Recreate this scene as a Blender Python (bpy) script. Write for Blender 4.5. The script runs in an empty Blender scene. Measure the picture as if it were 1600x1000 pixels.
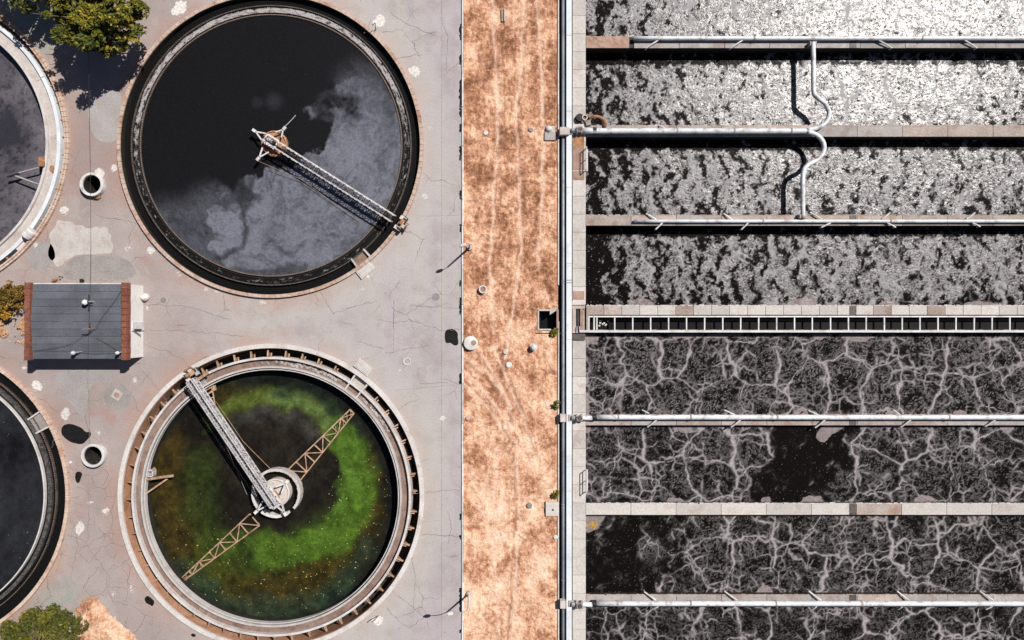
import bpy, bmesh, math, random
import numpy as np
from mathutils import Vector, Matrix

# ------------------------------------------------------------------ camera, sky, sun, exposure
S = 0.08                    # metres per photo pixel at ground level
HPX = 1067.0                # flying height in ground pixels
H = HPX * S
sc = bpy.context.scene
cam_data = bpy.data.cameras.new('camera'); cam = bpy.data.objects.new('camera', cam_data)
sc.collection.objects.link(cam); sc.camera = cam
cam.location = (0, 0, H); cam.rotation_euler = (0, 0, 0)
cam_data.sensor_width = 36; cam_data.lens = 36 * HPX / 1600; cam_data.clip_start = 1; cam_data.clip_end = 6000
SUN_EL = math.radians(52); SUN_AZ = math.radians(38.5)      # azimuth counted from +X towards +Y
world = bpy.data.worlds.new('World'); sc.world = world; world.use_nodes = True
wn = world.node_tree; wn.nodes.clear()
sky = wn.nodes.new('ShaderNodeTexSky'); sky.sky_type = 'NISHITA'; sky.sun_disc = False
sky.sun_elevation = SUN_EL; sky.sun_rotation = math.radians(90) - SUN_AZ
sky.air_density = 0.55; sky.dust_density = 0.6; sky.ozone_density = 0.4
bg = wn.nodes.new('ShaderNodeBackground'); bg.inputs['Strength'].default_value = 0.05
wo = wn.nodes.new('ShaderNodeOutputWorld')
wn.links.new(sky.outputs[0], bg.inputs[0]); wn.links.new(bg.outputs[0], wo.inputs[0])
sd = bpy.data.lights.new('sun', 'SUN'); sd.energy = 5.0; sd.angle = math.radians(0.5); sd.color = (1, .955, .90)
sun = bpy.data.objects.new('sun', sd); sc.collection.objects.link(sun)
sdir = Vector((math.cos(SUN_EL) * math.cos(SUN_AZ), math.cos(SUN_EL) * math.sin(SUN_AZ), math.sin(SUN_EL)))
sun.rotation_euler = sdir.to_track_quat('Z', 'Y').to_euler(); sun.location = sdir * 120
sc.view_settings.view_transform = 'Standard'; sc.view_settings.look = 'None'
sc.view_settings.exposure = 0.25; sc.view_settings.gamma = 1; sc.view_settings.use_curve_mapping = False
try:
    sc.cycles.max_bounces = 5; sc.cycles.sample_clamp_indirect = 3; sc.cycles.caustics_reflective = False
except Exception: pass
random.seed(7); rng = np.random.default_rng(11)
R = math.radians
def ground_pt(px, py, z=0.0): return Vector(((px - 800) * S, (500 - py) * S, z))
def W(px, py, z=0.0):                     # place of a point of height z that is seen at (px, py)
    k = (H - z) / H
    return Vector(((px - 800) * S * k, (500 - py) * S * k, z))

# ------------------------------------------------------------------ numpy noise
_perm = rng.random((256, 256))
def vnoise(x, y):
    xi = np.floor(x).astype(int); yi = np.floor(y).astype(int); fx = x - xi; fy = y - yi
    fx = fx * fx * (3 - 2 * fx); fy = fy * fy * (3 - 2 * fy)
    a = _perm[xi % 256, yi % 256]; b = _perm[(xi + 1) % 256, yi % 256]
    c = _perm[xi % 256, (yi + 1) % 256]; d = _perm[(xi + 1) % 256, (yi + 1) % 256]
    return (a * (1 - fx) + b * fx) * (1 - fy) + (c * (1 - fx) + d * fx) * fy
def fbm(x, y, o=4):
    s = 0; a = .5; t = 0
    for i in range(o):
        s = s + a * vnoise(x + 17.3 * i, y - 9.1 * i); t += a; x = x * 2.03; y = y * 2.03; a *= .5
    return s / t
def sstep(a, b, v):
    t = np.clip((v - a) / (b - a), 0, 1); return t * t * (3 - 2 * t)
def seg_dist(x, y, pts):
    d = np.full(np.shape(x), 1e9)
    for (ax, ay), (bx, by) in zip(pts[:-1], pts[1:]):
        dx, dy = bx - ax, by - ay; L = dx * dx + dy * dy + 1e-9
        t = np.clip(((x - ax) * dx + (y - ay) * dy) / L, 0, 1)
        d = np.minimum(d, np.hypot(x - ax - t * dx, y - ay - t * dy))
    return d
def poly_sdf(x, y, pts):                  # negative inside
    d = seg_dist(x, y, list(pts) + [pts[0]]); ins = np.zeros(np.shape(x), bool)
    n = len(pts)
    for i in range(n):
        (ax, ay), (bx, by) = pts[i], pts[(i + 1) % n]
        c = ((ay > y) != (by > y)) & (x < (bx - ax) * (y - ay) / (by - ay + 1e-12) + ax)
        ins ^= c
    return np.where(ins, -d, d)

# ------------------------------------------------------------------ node material builder
class NT:
    def __init__(s, name):
        s.m = bpy.data.materials.new(name); s.m.use_nodes = True; s.t = s.m.node_tree
        s.b = s.t.nodes['Principled BSDF']
        s.px = s.vmath('SCALE', s.node('ShaderNodeNewGeometry').outputs['Position'], 1 / S)
    def node(s, k): return s.t.nodes.new(k)
    def put(s, sock, v):
        if isinstance(v, bpy.types.NodeSocket): s.t.links.new(v, sock)
        elif v is not None:
            if isinstance(v, (tuple, list)) and len(v) == 3 and sock.type == 'RGBA': v = (*v, 1)
            sock.default_value = v
    def vmath(s, op, a, b=None):
        n = s.node('ShaderNodeVectorMath'); n.operation = op; s.put(n.inputs[0], a)
        if op == 'SCALE': s.put(n.inputs['Scale'], b)
        elif b is not None: s.put(n.inputs[1], b)
        return n.outputs['Value'] if op in ('LENGTH', 'DISTANCE') else n.outputs[0]
    def math(s, op, a, b=None, c=None, clamp=False):
        n = s.node('ShaderNodeMath'); n.operation = op; n.use_clamp = clamp
        for i, v in enumerate((a, b, c)): s.put(n.inputs[i], v)
        return n.outputs[0]
    def mul(s, a, b): return s.math('MULTIPLY', a, b)
    def add(s, a, b): return s.math('ADD', a, b)
    def mx(s, a, b): return s.math('MAXIMUM', a, b)
    def rng(s, v, a, b, c=0.0, d=1.0):
        n = s.node('ShaderNodeMapRange'); n.interpolation_type = 'SMOOTHSTEP'
        for i, q in enumerate((v, a, b, c, d)): s.put(n.inputs[i], q)
        return n.outputs[0]
    def noise(s, size, detail=3, rough=.55, vec=None, dist=0, col=False, stretch=None):
        n = s.node('ShaderNodeTexNoise'); v = vec or s.px
        if stretch: v = s.vmath('MULTIPLY', v, stretch)
        s.put(n.inputs['Vector'], v); n.inputs['Scale'].default_value = 1 / size
        n.inputs['Detail'].default_value = detail; n.inputs['Roughness'].default_value = rough
        n.inputs['Distortion'].default_value = dist
        return n.outputs[1] if col else n.outputs[0]
    def vor(s, size, vec=None, feat='DISTANCE_TO_EDGE'):
        n = s.node('ShaderNodeTexVoronoi'); n.feature = feat; n.voronoi_dimensions = '2D'; s.put(n.inputs['Vector'], vec or s.px)
        n.inputs['Scale'].default_value = 1 / size
        return n.outputs['Distance']
    def warp(s, size, amp, vec=None, detail=2):
        c = s.noise(size, detail, .5, vec, col=True)
        return s.vmath('ADD', vec or s.px, s.vmath('SCALE', s.vmath('SUBTRACT', c, (.5, .5, .5)), amp))
    def mix(s, f, a, b, blend='MIX'):
        n = s.node('ShaderNodeMix'); n.data_type = 'RGBA'; n.blend_type = blend
        s.put(n.inputs[0], f); s.put(n.inputs[6], a); s.put(n.inputs[7], b); return n.outputs[2]
    def ramp(s, f, stops):
        n = s.node('ShaderNodeValToRGB'); e = n.color_ramp.elements
        while len(e) < len(stops): e.new(.5)
        for q, (p, c) in zip(e, stops): q.position = p; q.color = (*c, 1)
        s.put(n.inputs[0], f); return n.outputs[0]
    def attr(s, name, col=False):
        n = s.node('ShaderNodeAttribute'); n.attribute_name = name; return n.outputs['Color' if col else 'Fac']
    def xyz(s):
        n = s.node('ShaderNodeSeparateXYZ'); s.put(n.inputs[0], s.px); return n.outputs
    def rand(s): return s.node('ShaderNodeObjectInfo').outputs['Random']
    def fin(s, col, rough=.8, bump=None, bs=.3, bd=.05, spec=.5, metal=0):
        s.put(s.b.inputs['Base Color'], col); s.put(s.b.inputs['Roughness'], rough)
        s.put(s.b.inputs['Specular IOR Level'], spec); s.put(s.b.inputs['Metallic'], metal)
        if bump is not None:
            n = s.node('ShaderNodeBump'); n.inputs['Strength'].default_value = bs; n.inputs['Distance'].default_value = bd
            s.put(n.inputs['Height'], bump); s.put(s.b.inputs['Normal'], n.outputs[0])
        return s.m
def surf(name, c0, c1, size=14, rough=.8, stain=None, stain_amt=.5, stain_size=30, grain=.35, bump=.3, metal=0, spec=.4, var=.25, fine=2.5):
    n = NT(name)
    c = n.mix(n.rng(n.noise(size, 4), .3, .7), c0, c1)
    if stain: c = n.mix(n.mul(n.rng(n.noise(stain_size, 5, .65), .48, .68), stain_amt), c, stain)
    g = n.noise(fine, 3, .6)
    c = n.mix(grain, c, n.ramp(g, [(.25, (.25, .25, .25)), (.75, (1, 1, 1))]), 'MULTIPLY')
    if var: c = n.mix(1, c, n.ramp(n.rand(), [(0, (1 - var, 1 - var, 1 - var)), (1, (1, 1, 1))]), 'MULTIPLY')
    return n.fin(c, rough, g, bump, .03, spec, metal)

MT = {}
def mk():
    # --- pavement
    n = NT('pavement'); x, y, _ = n.xyz()        # x: px - 800, y: 500 - px
    big = n.noise(170, 4); mid = n.noise(28, 5, .6); fine = n.noise(2.2, 3, .7)
    left = n.mix(n.rng(big, .35, .65), (.300, .238, .225), (.370, .312, .300))
    right = n.mix(n.rng(big, .35, .65), (.398, .362, .362), (.432, .403, .388))
    c = n.mix(n.rng(n.add(x, n.mul(n.add(mid, -.5), 160)), -660, -330), left, right)
    strk = n.noise(26, 2, .5, stretch=(1, .045, 1))
    lane = n.mul(n.rng(x, -300, -170), n.rng(strk, .42, .66))
    c = n.mix(n.mul(lane, .55), c, (.395, .335, .395))
    c = n.mix(n.mul(n.rng(mid, .42, .72), .40), c, (.26, .215, .20))
    rep_ = n.noise(95, 6, .62, n.warp(24, 20)); c = n.mix(n.mul(n.rng(rep_, .555, .575), .34), c, (.40, .365, .345)); c = n.mix(n.mul(n.rng(rep_, .43, .415), .20), c, (.25, .21, .20))
    dr = n.noise(12, 5, .7, n.warp(30, 14)); c = n.mix(n.mul(n.rng(dr, .60, .76), .45), c, (.17, .13, .115))
    dist = None
    for (cx, cy) in TANKS:
        d = n.vmath('DISTANCE', n.vmath('MULTIPLY', n.px, (1, 1, 0)), (cx - 800, 500 - cy, 0))
        dist = d if dist is None else n.math('MINIMUM', dist, d)
    halo = n.mul(n.rng(n.add(dist, n.mul(n.add(n.noise(22, 4), -.5), 44)), 276, 238), n.rng(n.noise(60, 3), .32, .6))
    c = n.mix(n.mul(halo, .42), c, (.40, .215, .14))
    rust = n.mul(n.rng(n.noise(55, 5, .6, n.warp(20, 12)), .60, .74), n.rng(x, -420, -560))
    c = n.mix(n.mul(rust, .42), c, (.36, .16, .10))
    ring = n.mul(n.rng(dist, 300, 262), n.rng(dist, 236, 244))
    c = n.mix(n.mul(n.mul(ring, n.rng(x, -330, -250)), .45), c, (.46, .445, .425))
    teal = n.mx(n.rng(n.vmath('DISTANCE', n.px, (-708, -440, 0)), 55, 15), n.rng(n.vmath('DISTANCE', n.px, (-745, 470, 0)), 90, 30))
    c = n.mix(n.mul(n.mul(teal, n.rng(n.noise(18, 4), .35, .6)), .55), c, (.22, .30, .255))
    wp = n.warp(30, 26, detail=4); e1 = n.vor(74, wp); e2 = n.vor(30, n.warp(14, 12, detail=3))
    ll = n.mul(n.rng(x, -500, -620), n.rng(y, -160, -250))
    ck = n.mul(n.rng(e1, .011, .002), n.rng(n.noise(70, 2), .47, .62))
    ck = n.mx(ck, n.mul(n.rng(e2, .02, .004), n.mul(ll, n.rng(n.noise(40, 2), .42, .55))))
    c = n.mix(n.mul(ck, .6), c, (.15, .105, .09))
    c = n.mix(.55, c, n.ramp(fine, [(.25, (.55, .54, .53)), (.7, (1, 1, 1))]), 'MULTIPLY')
    MT['pavement'] = n.fin(c, .9, n.add(fine, n.mul(ck, -1.5)), .35, .03, .25)
    # --- dry dirt with short dead grass
    n = NT('dry_ground'); tr = n.attr('track'); x, y, _ = n.xyz()
    a = n.noise(46, 6, .62, n.warp(30, 20), stretch=(1, .9, 1)); b = n.noise(7, 5, .7, n.warp(12, 9)); f = n.noise(1.7, 3, .8)
    st = n.noise(14, 3, .6, stretch=(1, .12, 1))
    v = n.add(n.add(n.mul(a, .75), n.mul(b, .55)), n.add(n.mul(st, .22), n.mul(f, .18)))
    v = n.add(v, n.mul(n.rng(y, 120, -380), .065))
    c = n.ramp(n.rng(v, .67, 1.10), [(0, (.17, .080, .042)), (.28, (.41, .20, .118)), (.5, (.585, .328, .212)), (.72, (.70, .462, .312)), (1, (.79, .60, .462))])
    c = n.mix(n.mul(tr, .85), c, (.78, .575, .45)); c = n.mix(n.mul(n.attr('rut'), .6), c, (.24, .125, .075))
    c = n.mix(n.mul(n.mul(n.rng(n.noise(30, 4), .56, .72), n.rng(b, .45, .6)), .5), c, (.12, .085, .065))
    c = n.mix(.46, c, n.ramp(f, [(.30, (.40, .34, .30)), (.60, (1, 1, 1))]), 'MULTIPLY')
    MT['dirt'] = n.fin(c, .95, n.add(n.mul(b, 2), f), .7, .05, .1)
    # --- aeration basin water; foam cover comes from mesh attributes, its grain from noise
    n = NT('foaming_water'); fo = n.attr('foam'); ch = n.attr('churn'); ca = n.attr('calm'); scum = n.attr('scum')
    tex = n.noise(2.4, 4, .75); tex2 = n.noise(3.0, 5, .74, n.warp(9, 6), stretch=(.8, 1, 1)); t3 = n.noise(11, 3, .6)
    foam = n.mul(fo, n.rng(tex, .28, .66, .55, 1.0))
    chv = n.mul(ch, n.mul(n.rng(tex2, .385, .565, .05, 1.0), n.rng(t3, .3, .65, .62, 1.0)))
    scm = n.rng(n.add(scum, n.mul(n.add(n.noise(9, 4), -.5), .7)), .42, .60)
    spk = n.mul(n.math('GREATER_THAN', n.noise(2.6, 2, .6), .695), n.rng(n.noise(40, 3), .34, .48))
    c = n.mix(foam, (.0055, .0044, .0043), (.36, .326, .334))
    c = n.mix(chv, c, n.mix(t3, (.20, .178, .178), (.31, .29, .292)))
    c = n.mix(ca, c, n.mix(tex, (.22, .21, .22), (.33, .32, .33)))
    c = n.mix(n.mul(scm, n.rng(tex2, .3, .6, .45, .9)), c, n.mix(n.noise(5, 5, .7, n.warp(16, 14), stretch=(.4, 1, 1)), (.15, .118, .115), (.36, .31, .305)))
    c = n.mix(n.mul(spk, n.math('SUBTRACT', .6, n.mul(ch, .6))), c, (.42, .38, .34))
    sp2 = n.mul(n.rng(n.noise(2.3, 2, .7), .575, .65), n.rng(t3, .40, .58)); c = n.mix(n.mul(sp2, n.mul(ch, .75)), c, (.56, .535, .53))
    wav = n.add(n.mul(n.noise(7, 3, .6, n.warp(14, 10)), 1.0), n.mul(tex2, .85))
    glit = n.mul(chv, n.math('SUBTRACT', 1.0, ca))
    spec = n.add(n.math('SUBTRACT', .06, n.mul(n.attr('deep'), .035)), n.mul(glit, .78))
    MT['foam'] = n.fin(c, n.rng(ch, 0, 1, .18, .28), n.add(wav, n.mul(foam, .35)), .8, .045, spec)
    # --- clarifier water, pigments come from the mesh attribute
    n = NT('clarifier_water'); col = n.attr('pigment', True)
    g = n.noise(2.2, 3, .75); m_ = n.noise(5, 4, .7)
    c = n.mix(.7, col, n.ramp(g, [(.3, (.45, .45, .45)), (.68, (1.25, 1.25, 1.25))]), 'MULTIPLY')
    sp1 = n.math('GREATER_THAN', n.noise(3.1, 2, .6), n.math('SUBTRACT', .785, n.mul(n.attr('specks'), .080)))
    c = n.mix(n.mul(sp1, n.rng(n.attr('specks'), 0, .25)), c, n.mix(n.rng(n.attr('specks'), .5, 1), (.30, .30, .32), (.48, .46, .14)))
    MT['clarifier'] = n.fin(c, .35, m_, .10, .02, .22)
    # --- white water running in the launder
    n = NT('launder_water'); fl = n.attr('flow'); uv = n.node('ShaderNodeAttribute'); uv.attribute_name = 'along'; uv = uv.outputs['Vector']
    a = n.noise(3.2, 5, .75, n.warp(9, 5, uv), stretch=(.30, 1, 1)); a2 = n.noise(2.2, 3, .7)
    f = n.mul(n.rng(n.add(n.add(n.mul(a, .8), n.mul(a2, .2)), n.mul(n.add(fl, -.5), .30)), .50, .66), n.rng(fl, .12, .45))
    c = n.mix(f, (.008, .0075, .007), (.36, .335, .335))
    MT['launder'] = n.fin(c, .3, a, .4, .05, .25)
    n = NT('black_water'); g = n.noise(6, 3)
    MT['black'] = n.fin(n.mix(g, (.004, .004, .0045), (.009, .0085, .008)), .3, g, .05, .02, .2)
    MT['rim'] = surf('weathered_rim_concrete', (.56, .39, .30), (.66, .52, .44), 16, .85, (.40, .20, .11), .75, 22, .5, .4, fine=3)
    MT['rimwhite'] = surf('pale_rim_concrete', (.60, .56, .54), (.70, .67, .65), 20, .85, (.42, .33, .28), .55, 26, .35)
    MT['rustfloor'] = surf('rust_stained_floor', (.42, .215, .125), (.55, .32, .21), 26, .9, (.22, .10, .06), .5, 12, .45)
    MT['trough'] = surf('brown_trough_floor', (.24, .155, .125), (.32, .22, .18), 18, .85, (.10, .065, .055), .6, 12, .5)
    MT['darkwall'] = surf('algae_and_shade_wall', (.018, .017, .014), (.035, .030, .022), 10, .7, None, bump=.2)  # algae coat of tank walls; its dark colour also stands in for shade
    MT['wetgrey'] = surf('wet_grey_concrete', (.065, .058, .052), (.17, .155, .145), 5, .6, (.03, .027, .025), .7, 9, .6)
    MT['weir'] = surf('brown_weir_plate', (.11, .085, .07), (.20, .155, .12), 6, .6, (.04, .03, .025), .8, 5, .6)
    MT['white'] = surf('white_paint', (.62, .61, .60), (.76, .75, .74), 14, .5, (.40, .30, .24), .55, 10, .2, .12)
    MT['steel'] = surf('galvanised_steel', (.55, .53, .55), (.72, .70, .72), 5, .45, (.30, .19, .14), .7, 7, .35, .15)
    MT['pipe'] = surf('painted_white_pipe', (.60, .62, .65), (.74, .755, .78), 40, .45, (.30, .23, .20), .75, 12, .25, .1, var=.08)
    MT['bluepipe'] = surf('bluish_steel_pipe', (.22, .26, .31), (.34, .39, .45), 60, .35, (.14, .12, .12), .5, 20, .3, .1, var=.1)
    MT['conduit'] = surf('pale_blue_conduit', (.62, .66, .70), (.72, .75, .78), 60, .5, (.42, .40, .40), .4, 25, .2, .1, var=.06)
    MT['tan'] = surf('rusting_tan_steel', (.40, .25, .15), (.56, .38, .26), 6, .7, (.20, .09, .05), .6, 9, .4)
    MT['rust'] = surf('orange_rust', (.36, .16, .07), (.55, .30, .15), 6, .85, (.14, .055, .03), .7, 7, .5)
    MT['concrete'] = surf('cast_concrete', (.56, .52, .485), (.66, .625, .59), 30, .85, (.40, .30, .25), .55, 30, .4, .35)
    MT['slabpink'] = surf('stained_concrete', (.42, .335, .29), (.54, .46, .42), 30, .88, (.36, .23, .16), .75, 22, .5, .4)
    MT['slabgrey'] = surf('grey_concrete', (.40, .36, .34), (.50, .46, .44), 30, .88, (.30, .22, .18), .6, 22, .5, .4)
    MT['brownplate'] = surf('brown_plate', (.36, .21, .15), (.46, .31, .25), 12, .8, (.20, .09, .06), .6, 10, .4)
    MT['redbrick'] = surf('red_clay_coping', (.22, .070, .042), (.31, .11, .07), 6, .85, (.15, .05, .03), .6, 9, .5)
    MT['roof'] = surf('blue_grey_roof_felt', (.120, .130, .158), (.155, .165, .195), 40, .8, (.09, .092, .105), .6, 60, .6, .5, var=.24, fine=1.6)
    MT['cream'] = surf('cream_wall_paint', (.86, .83, .79), (.90, .88, .85), 30, .7, (.6, .5, .42), .3, 18, .15)
    MT['dark'] = surf('black_metal', (.012, .012, .012), (.03, .028, .026), 6, .6, None)
    MT['tar'] = surf('tar_and_kerb_shade', (.006, .006, .006), (.012, .011, .011), 6, .7, None, spec=.2, grain=.5)  # tar patches, and the flakes standing in for kerb shadow
    MT['crust'] = surf('white_crust', (.64, .60, .57), (.80, .77, .74), 5, .9, (.48, .42, .38), .6, 4, .35)
    MT['lightpatch'] = surf('light_concrete_patch', (.365, .335, .325), (.41, .385, .375), 26, .9, (.33, .28, .26), .4, 20, .45)
    MT['palepatch'] = surf('pale_concrete_patch', (.46, .425, .40), (.53, .50, .475), 22, .9, (.42, .31, .26), .6, 14, .4)
    MT['greypatch'] = surf('grey_concrete_patch', (.27, .245, .235), (.33, .30, .29), 26, .9, (.25, .21, .19), .5, 14, .45)
    MT['crack'] = surf('crack_filler', (.17, .125, .11), (.25, .20, .185), 8, .9, None)
    MT['bark'] = surf('bark', (.10, .07, .05), (.17, .125, .09), 4, .9, None)
    MT['grate'] = surf('dark_steel_grating', (.06, .055, .055), (.12, .105, .10), 4, .6, (.2, .1, .06), .5, 5, .5)
    MT['silt'] = surf('dry_pale_launder', (.60, .53, .49), (.72, .66, .62), 24, .9, (.44, .33, .27), .5, 14, .35)
    for nm, c0, c1, c2 in (('leaf_green', (.020, .036, .008), (.105, .115, .012), (.40, .27, .022)), ('leaf_olive', (.018, .028, .007), (.075, .080, .011), (.24, .20, .025)),
                           ('leaf_amber', (.04, .035, .008), (.20, .115, .014), (.48, .25, .035)), ('leaf_dry', (.36, .19, .085), (.58, .36, .20), (.74, .52, .34))):
        n = NT(nm); t = n.attr('tone')
        c = n.ramp(t, [(0, c0), (.55, c1), (1, c2)])
        MT[nm] = n.fin(c, .6, None, spec=.25)

# ------------------------------------------------------------------ mesh builder
class MB:
    def __init__(s): s.v = []; s.f = []
    def addv(s, vs, fs):
        o = len(s.v); s.v += [tuple(v) for v in vs]; s.f += [tuple(i + o for i in f) for f in fs]; return s
    def hexa(s, b, t):
        return s.addv(list(b) + list(t), [(3, 2, 1, 0), (4, 5, 6, 7), (0, 1, 5, 4), (1, 2, 6, 5), (2, 3, 7, 6), (3, 0, 4, 7)])
    def box(s, c, size, rz=0, bev=0):
        c = Vector(c); hx, hy, hz = size[0] / 2, size[1] / 2, size[2] / 2
        ca, sa = math.cos(rz), math.sin(rz)
        def P(x, y, z): return (c.x + x * ca - y * sa, c.y + x * sa + y * ca, c.z + z)
        if bev:
            b = bev
            q = [(-hx, -hy), (hx, -hy), (hx, hy), (-hx, hy)]; q2 = [(-hx + b, -hy + b), (hx - b, -hy + b), (hx - b, hy - b), (-hx + b, hy - b)]
            v = [P(x, y, -hz) for x, y in q] + [P(x, y, hz - b) for x, y in q] + [P(x, y, hz) for x, y in q2]
            f = [(3, 2, 1, 0), (8, 9, 10, 11)]
            for i in range(4):
                j = (i + 1) % 4; f += [(i, j, j + 4, i + 4), (i + 4, j + 4, j + 8, i + 8)]
            return s.addv(v, f)
        return s.hexa([P(-hx, -hy, -hz), P(hx, -hy, -hz), P(hx, hy, -hz), P(-hx, hy, -hz)],
                      [P(-hx, -hy, hz), P(hx, -hy, hz), P(hx, hy, hz), P(-hx, hy, hz)])
    def beam(s, p, q, w, h=None):
        p, q = Vector(p), Vector(q); h = h or w; d = (q - p).normalized()
        up = Vector((0, 0, 1)) if abs(d.z) < .95 else Vector((1, 0, 0))
        a = d.cross(up).normalized() * (w / 2); b = a.cross(d).normalized() * (h / 2)
        return s.hexa([p - a - b, p + a - b, p + a + b, p - a + b], [q - a - b, q + a - b, q + a + b, q - a + b])
    def tube(s, pts, r, seg=8, cap=True):
        pts = [Vector(p) for p in pts]; o = len(s.v); n = len(pts); a = None
        for i, p in enumerate(pts):
            d = (pts[min(i + 1, n - 1)] - pts[max(i - 1, 0)]).normalized()
            if a is None:
                up = Vector((0, 0, 1)) if abs(d.z) < .9 else Vector((1, 0, 0)); a = d.cross(up).normalized()
            a = (a - d * a.dot(d)).normalized(); b = d.cross(a); rr = r[i] if isinstance(r, (list, tuple)) else r
            for k in range(seg):
                t = 2 * math.pi * k / seg; s.v.append(tuple(p + a * (rr * math.cos(t)) + b * (rr * math.sin(t))))
        for i in range(n - 1):
            for k in range(seg):
                k2 = (k + 1) % seg; s.f.append((o + i * seg + k, o + i * seg + k2, o + (i + 1) * seg + k2, o + (i + 1) * seg + k))
        if cap:
            s.f.append(tuple(o + k for k in reversed(range(seg)))); s.f.append(tuple(o + (n - 1) * seg + k for k in range(seg)))
        return s
    def ring(s, c, r0, r1, z0, z1, seg=180, a0=0, a1=360, wob=0):
        full = abs(a1 - a0) >= 360; n = seg; o = len(s.v); m = n if full else n + 1
        for i in range(m):
            t = R(a0 + (a1 - a0) * i / n); ca, sa = math.cos(t), math.sin(t); j = random.uniform(-wob, wob) if wob else 0
            for (r, z) in ((r0, z0), (r1, z0), (r1 + j, z1), (r0 + j, z1)): s.v.append((c[0] + r * ca, c[1] + r * sa, z))
        for i in range(n):
            i2 = (i + 1) % m
            for k in range(4):
                k2 = (k + 1) % 4; s.f.append((o + i * 4 + k, o + i * 4 + k2, o + i2 * 4 + k2, o + i2 * 4 + k))
        if not full:
            s.f.append((o, o + 3, o + 2, o + 1)); e = o + n * 4; s.f.append((e, e + 1, e + 2, e + 3))
        return s
    def cyl(s, c, r, z0, z1, seg=24, r2=None):
        r2 = r if r2 is None else r2
        b = [(c[0] + r * math.cos(2 * math.pi * k / seg), c[1] + r * math.sin(2 * math.pi * k / seg), z0) for k in range(seg)]
        t = [(c[0] + r2 * math.cos(2 * math.pi * k / seg), c[1] + r2 * math.sin(2 * math.pi * k / seg), z1) for k in range(seg)]
        return s.addv(b + t, [tuple(reversed(range(seg))), tuple(range(seg, 2 * seg))] + [(k, (k + 1) % seg, seg + (k + 1) % seg, seg + k) for k in range(seg)])
    def lathe(s, c, prof, seg=20):
        o = len(s.v)
        for r, z in prof:
            for k in range(seg): s.v.append((c[0] + r * math.cos(2 * math.pi * k / seg), c[1] + r * math.sin(2 * math.pi * k / seg), c[2] + z))
        for i in range(len(prof) - 1):
            for k in range(seg):
                k2 = (k + 1) % seg; s.f.append((o + i * seg + k, o + i * seg + k2, o + (i + 1) * seg + k2, o + (i + 1) * seg + k))
        return s
    def prism(s, pts, z0, z1):
        n = len(pts); A = sum(pts[i][0] * pts[(i + 1) % n][1] - pts[(i + 1) % n][0] * pts[i][1] for i in range(n))
        if A < 0: pts = pts[::-1]
        return s.addv([(p[0], p[1], z0) for p in pts] + [(p[0], p[1], z1) for p in pts],
                      [tuple(range(n, 2 * n))] + [(i, (i + 1) % n, n + (i + 1) % n, n + i) for i in range(n)])
    def build(s, name, mat, parent=None, smooth=False, world=True):
        me = bpy.data.meshes.new(name); off = Vector((0, 0, 0))
        if parent is not None and world: off = wloc(parent)
        vs = [(x - off.x, y - off.y, z - off.z) for x, y, z in s.v] if off.length else s.v
        me.from_pydata(vs, [], s.f); me.update()
        me.materials.append(MT[mat] if isinstance(mat, str) else mat)
        if smooth: me.polygons.foreach_set('use_smooth', [True] * len(me.polygons))
        o = bpy.data.objects.new(name, me); sc.collection.objects.link(o)
        if parent is not None: o.parent = parent
        return o
def wloc(o):
    v = Vector(o.location)
    while o.parent: o = o.parent; v = v + Vector(o.location)
    return v
def tag(o, label=None, cat=None, group=None, kind=None):
    for k, v in (('label', label), ('category', cat), ('group', group), ('kind', kind)):
        if v: o[k] = v
    return o
def thing(name, loc, label, cat, group=None, kind=None):
    o = bpy.data.objects.new(name, None); o.empty_display_size = .3; sc.collection.objects.link(o); o.location = loc
    return tag(o, label, cat, group, kind)
def inst(src, parent, loc=(0, 0, 0), rz=0, scale=None):
    c = src.copy(); sc.collection.objects.link(c); c.parent = parent; c.location = loc; c.rotation_euler = (0, 0, rz)
    if scale: c.scale = scale
    return c
def setattr_f(me, name, arr):
    a = me.attributes.new(name, 'FLOAT', 'POINT'); a.data.foreach_set('value', np.asarray(arr, np.float32).ravel())
def setattr_c(me, name, arr):
    a = me.attributes.new(name, 'FLOAT_COLOR', 'POINT'); q = np.ones((len(arr), 4), np.float32); q[:, :3] = arr
    a.data.foreach_set('color', q.ravel())
def grid_mesh(name, xs, ys, mat, zf=None, keep=None):
    X, Y = np.meshgrid(xs, ys); Z = zf(X, Y) if zf else np.zeros_like(X)
    V = np.stack([(X - 800) * S, (500 - Y) * S, Z], -1).reshape(-1, 3)
    nx, ny = len(xs), len(ys); i = np.arange(nx * ny).reshape(ny, nx)
    F = np.stack([i[1:, :-1], i[1:, 1:], i[:-1, 1:], i[:-1, :-1]], -1).reshape(-1, 4)
    if keep is not None:
        cx = (X[1:, 1:] + X[:-1, :-1]) / 2; cy = (Y[1:, 1:] + Y[:-1, :-1]) / 2; F = F[keep(cx, cy).ravel()]
    me = bpy.data.meshes.new(name); me.from_pydata(V.tolist(), [], F.tolist()); me.update(); me.materials.append(MT[mat])
    o = bpy.data.objects.new(name, me); sc.collection.objects.link(o)
    return o, X.ravel(), Y.ravel()
def blob(cx, cy, rx, ry, n=14, jit=.25, rot=0):
    ph = random.random() * 9; out = []
    for k in range(n):
        t = 2 * math.pi * k / n; r = 1 + jit * (math.sin(2 * t + ph) * .5 + random.uniform(-.6, .6))
        x, y = rx * r * math.cos(t), ry * r * math.sin(t)
        out.append((cx + x * math.cos(rot) - y * math.sin(rot), cy + x * math.sin(rot) + y * math.cos(rot)))
    return out
def gp(pts, z=0): return [tuple(ground_pt(x, y, z))[:2] for x, y in pts]

TANKS = [(422.7, 226.5), (424, 776), (-130.5, 224), (-130, 774)]
mk()

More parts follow.
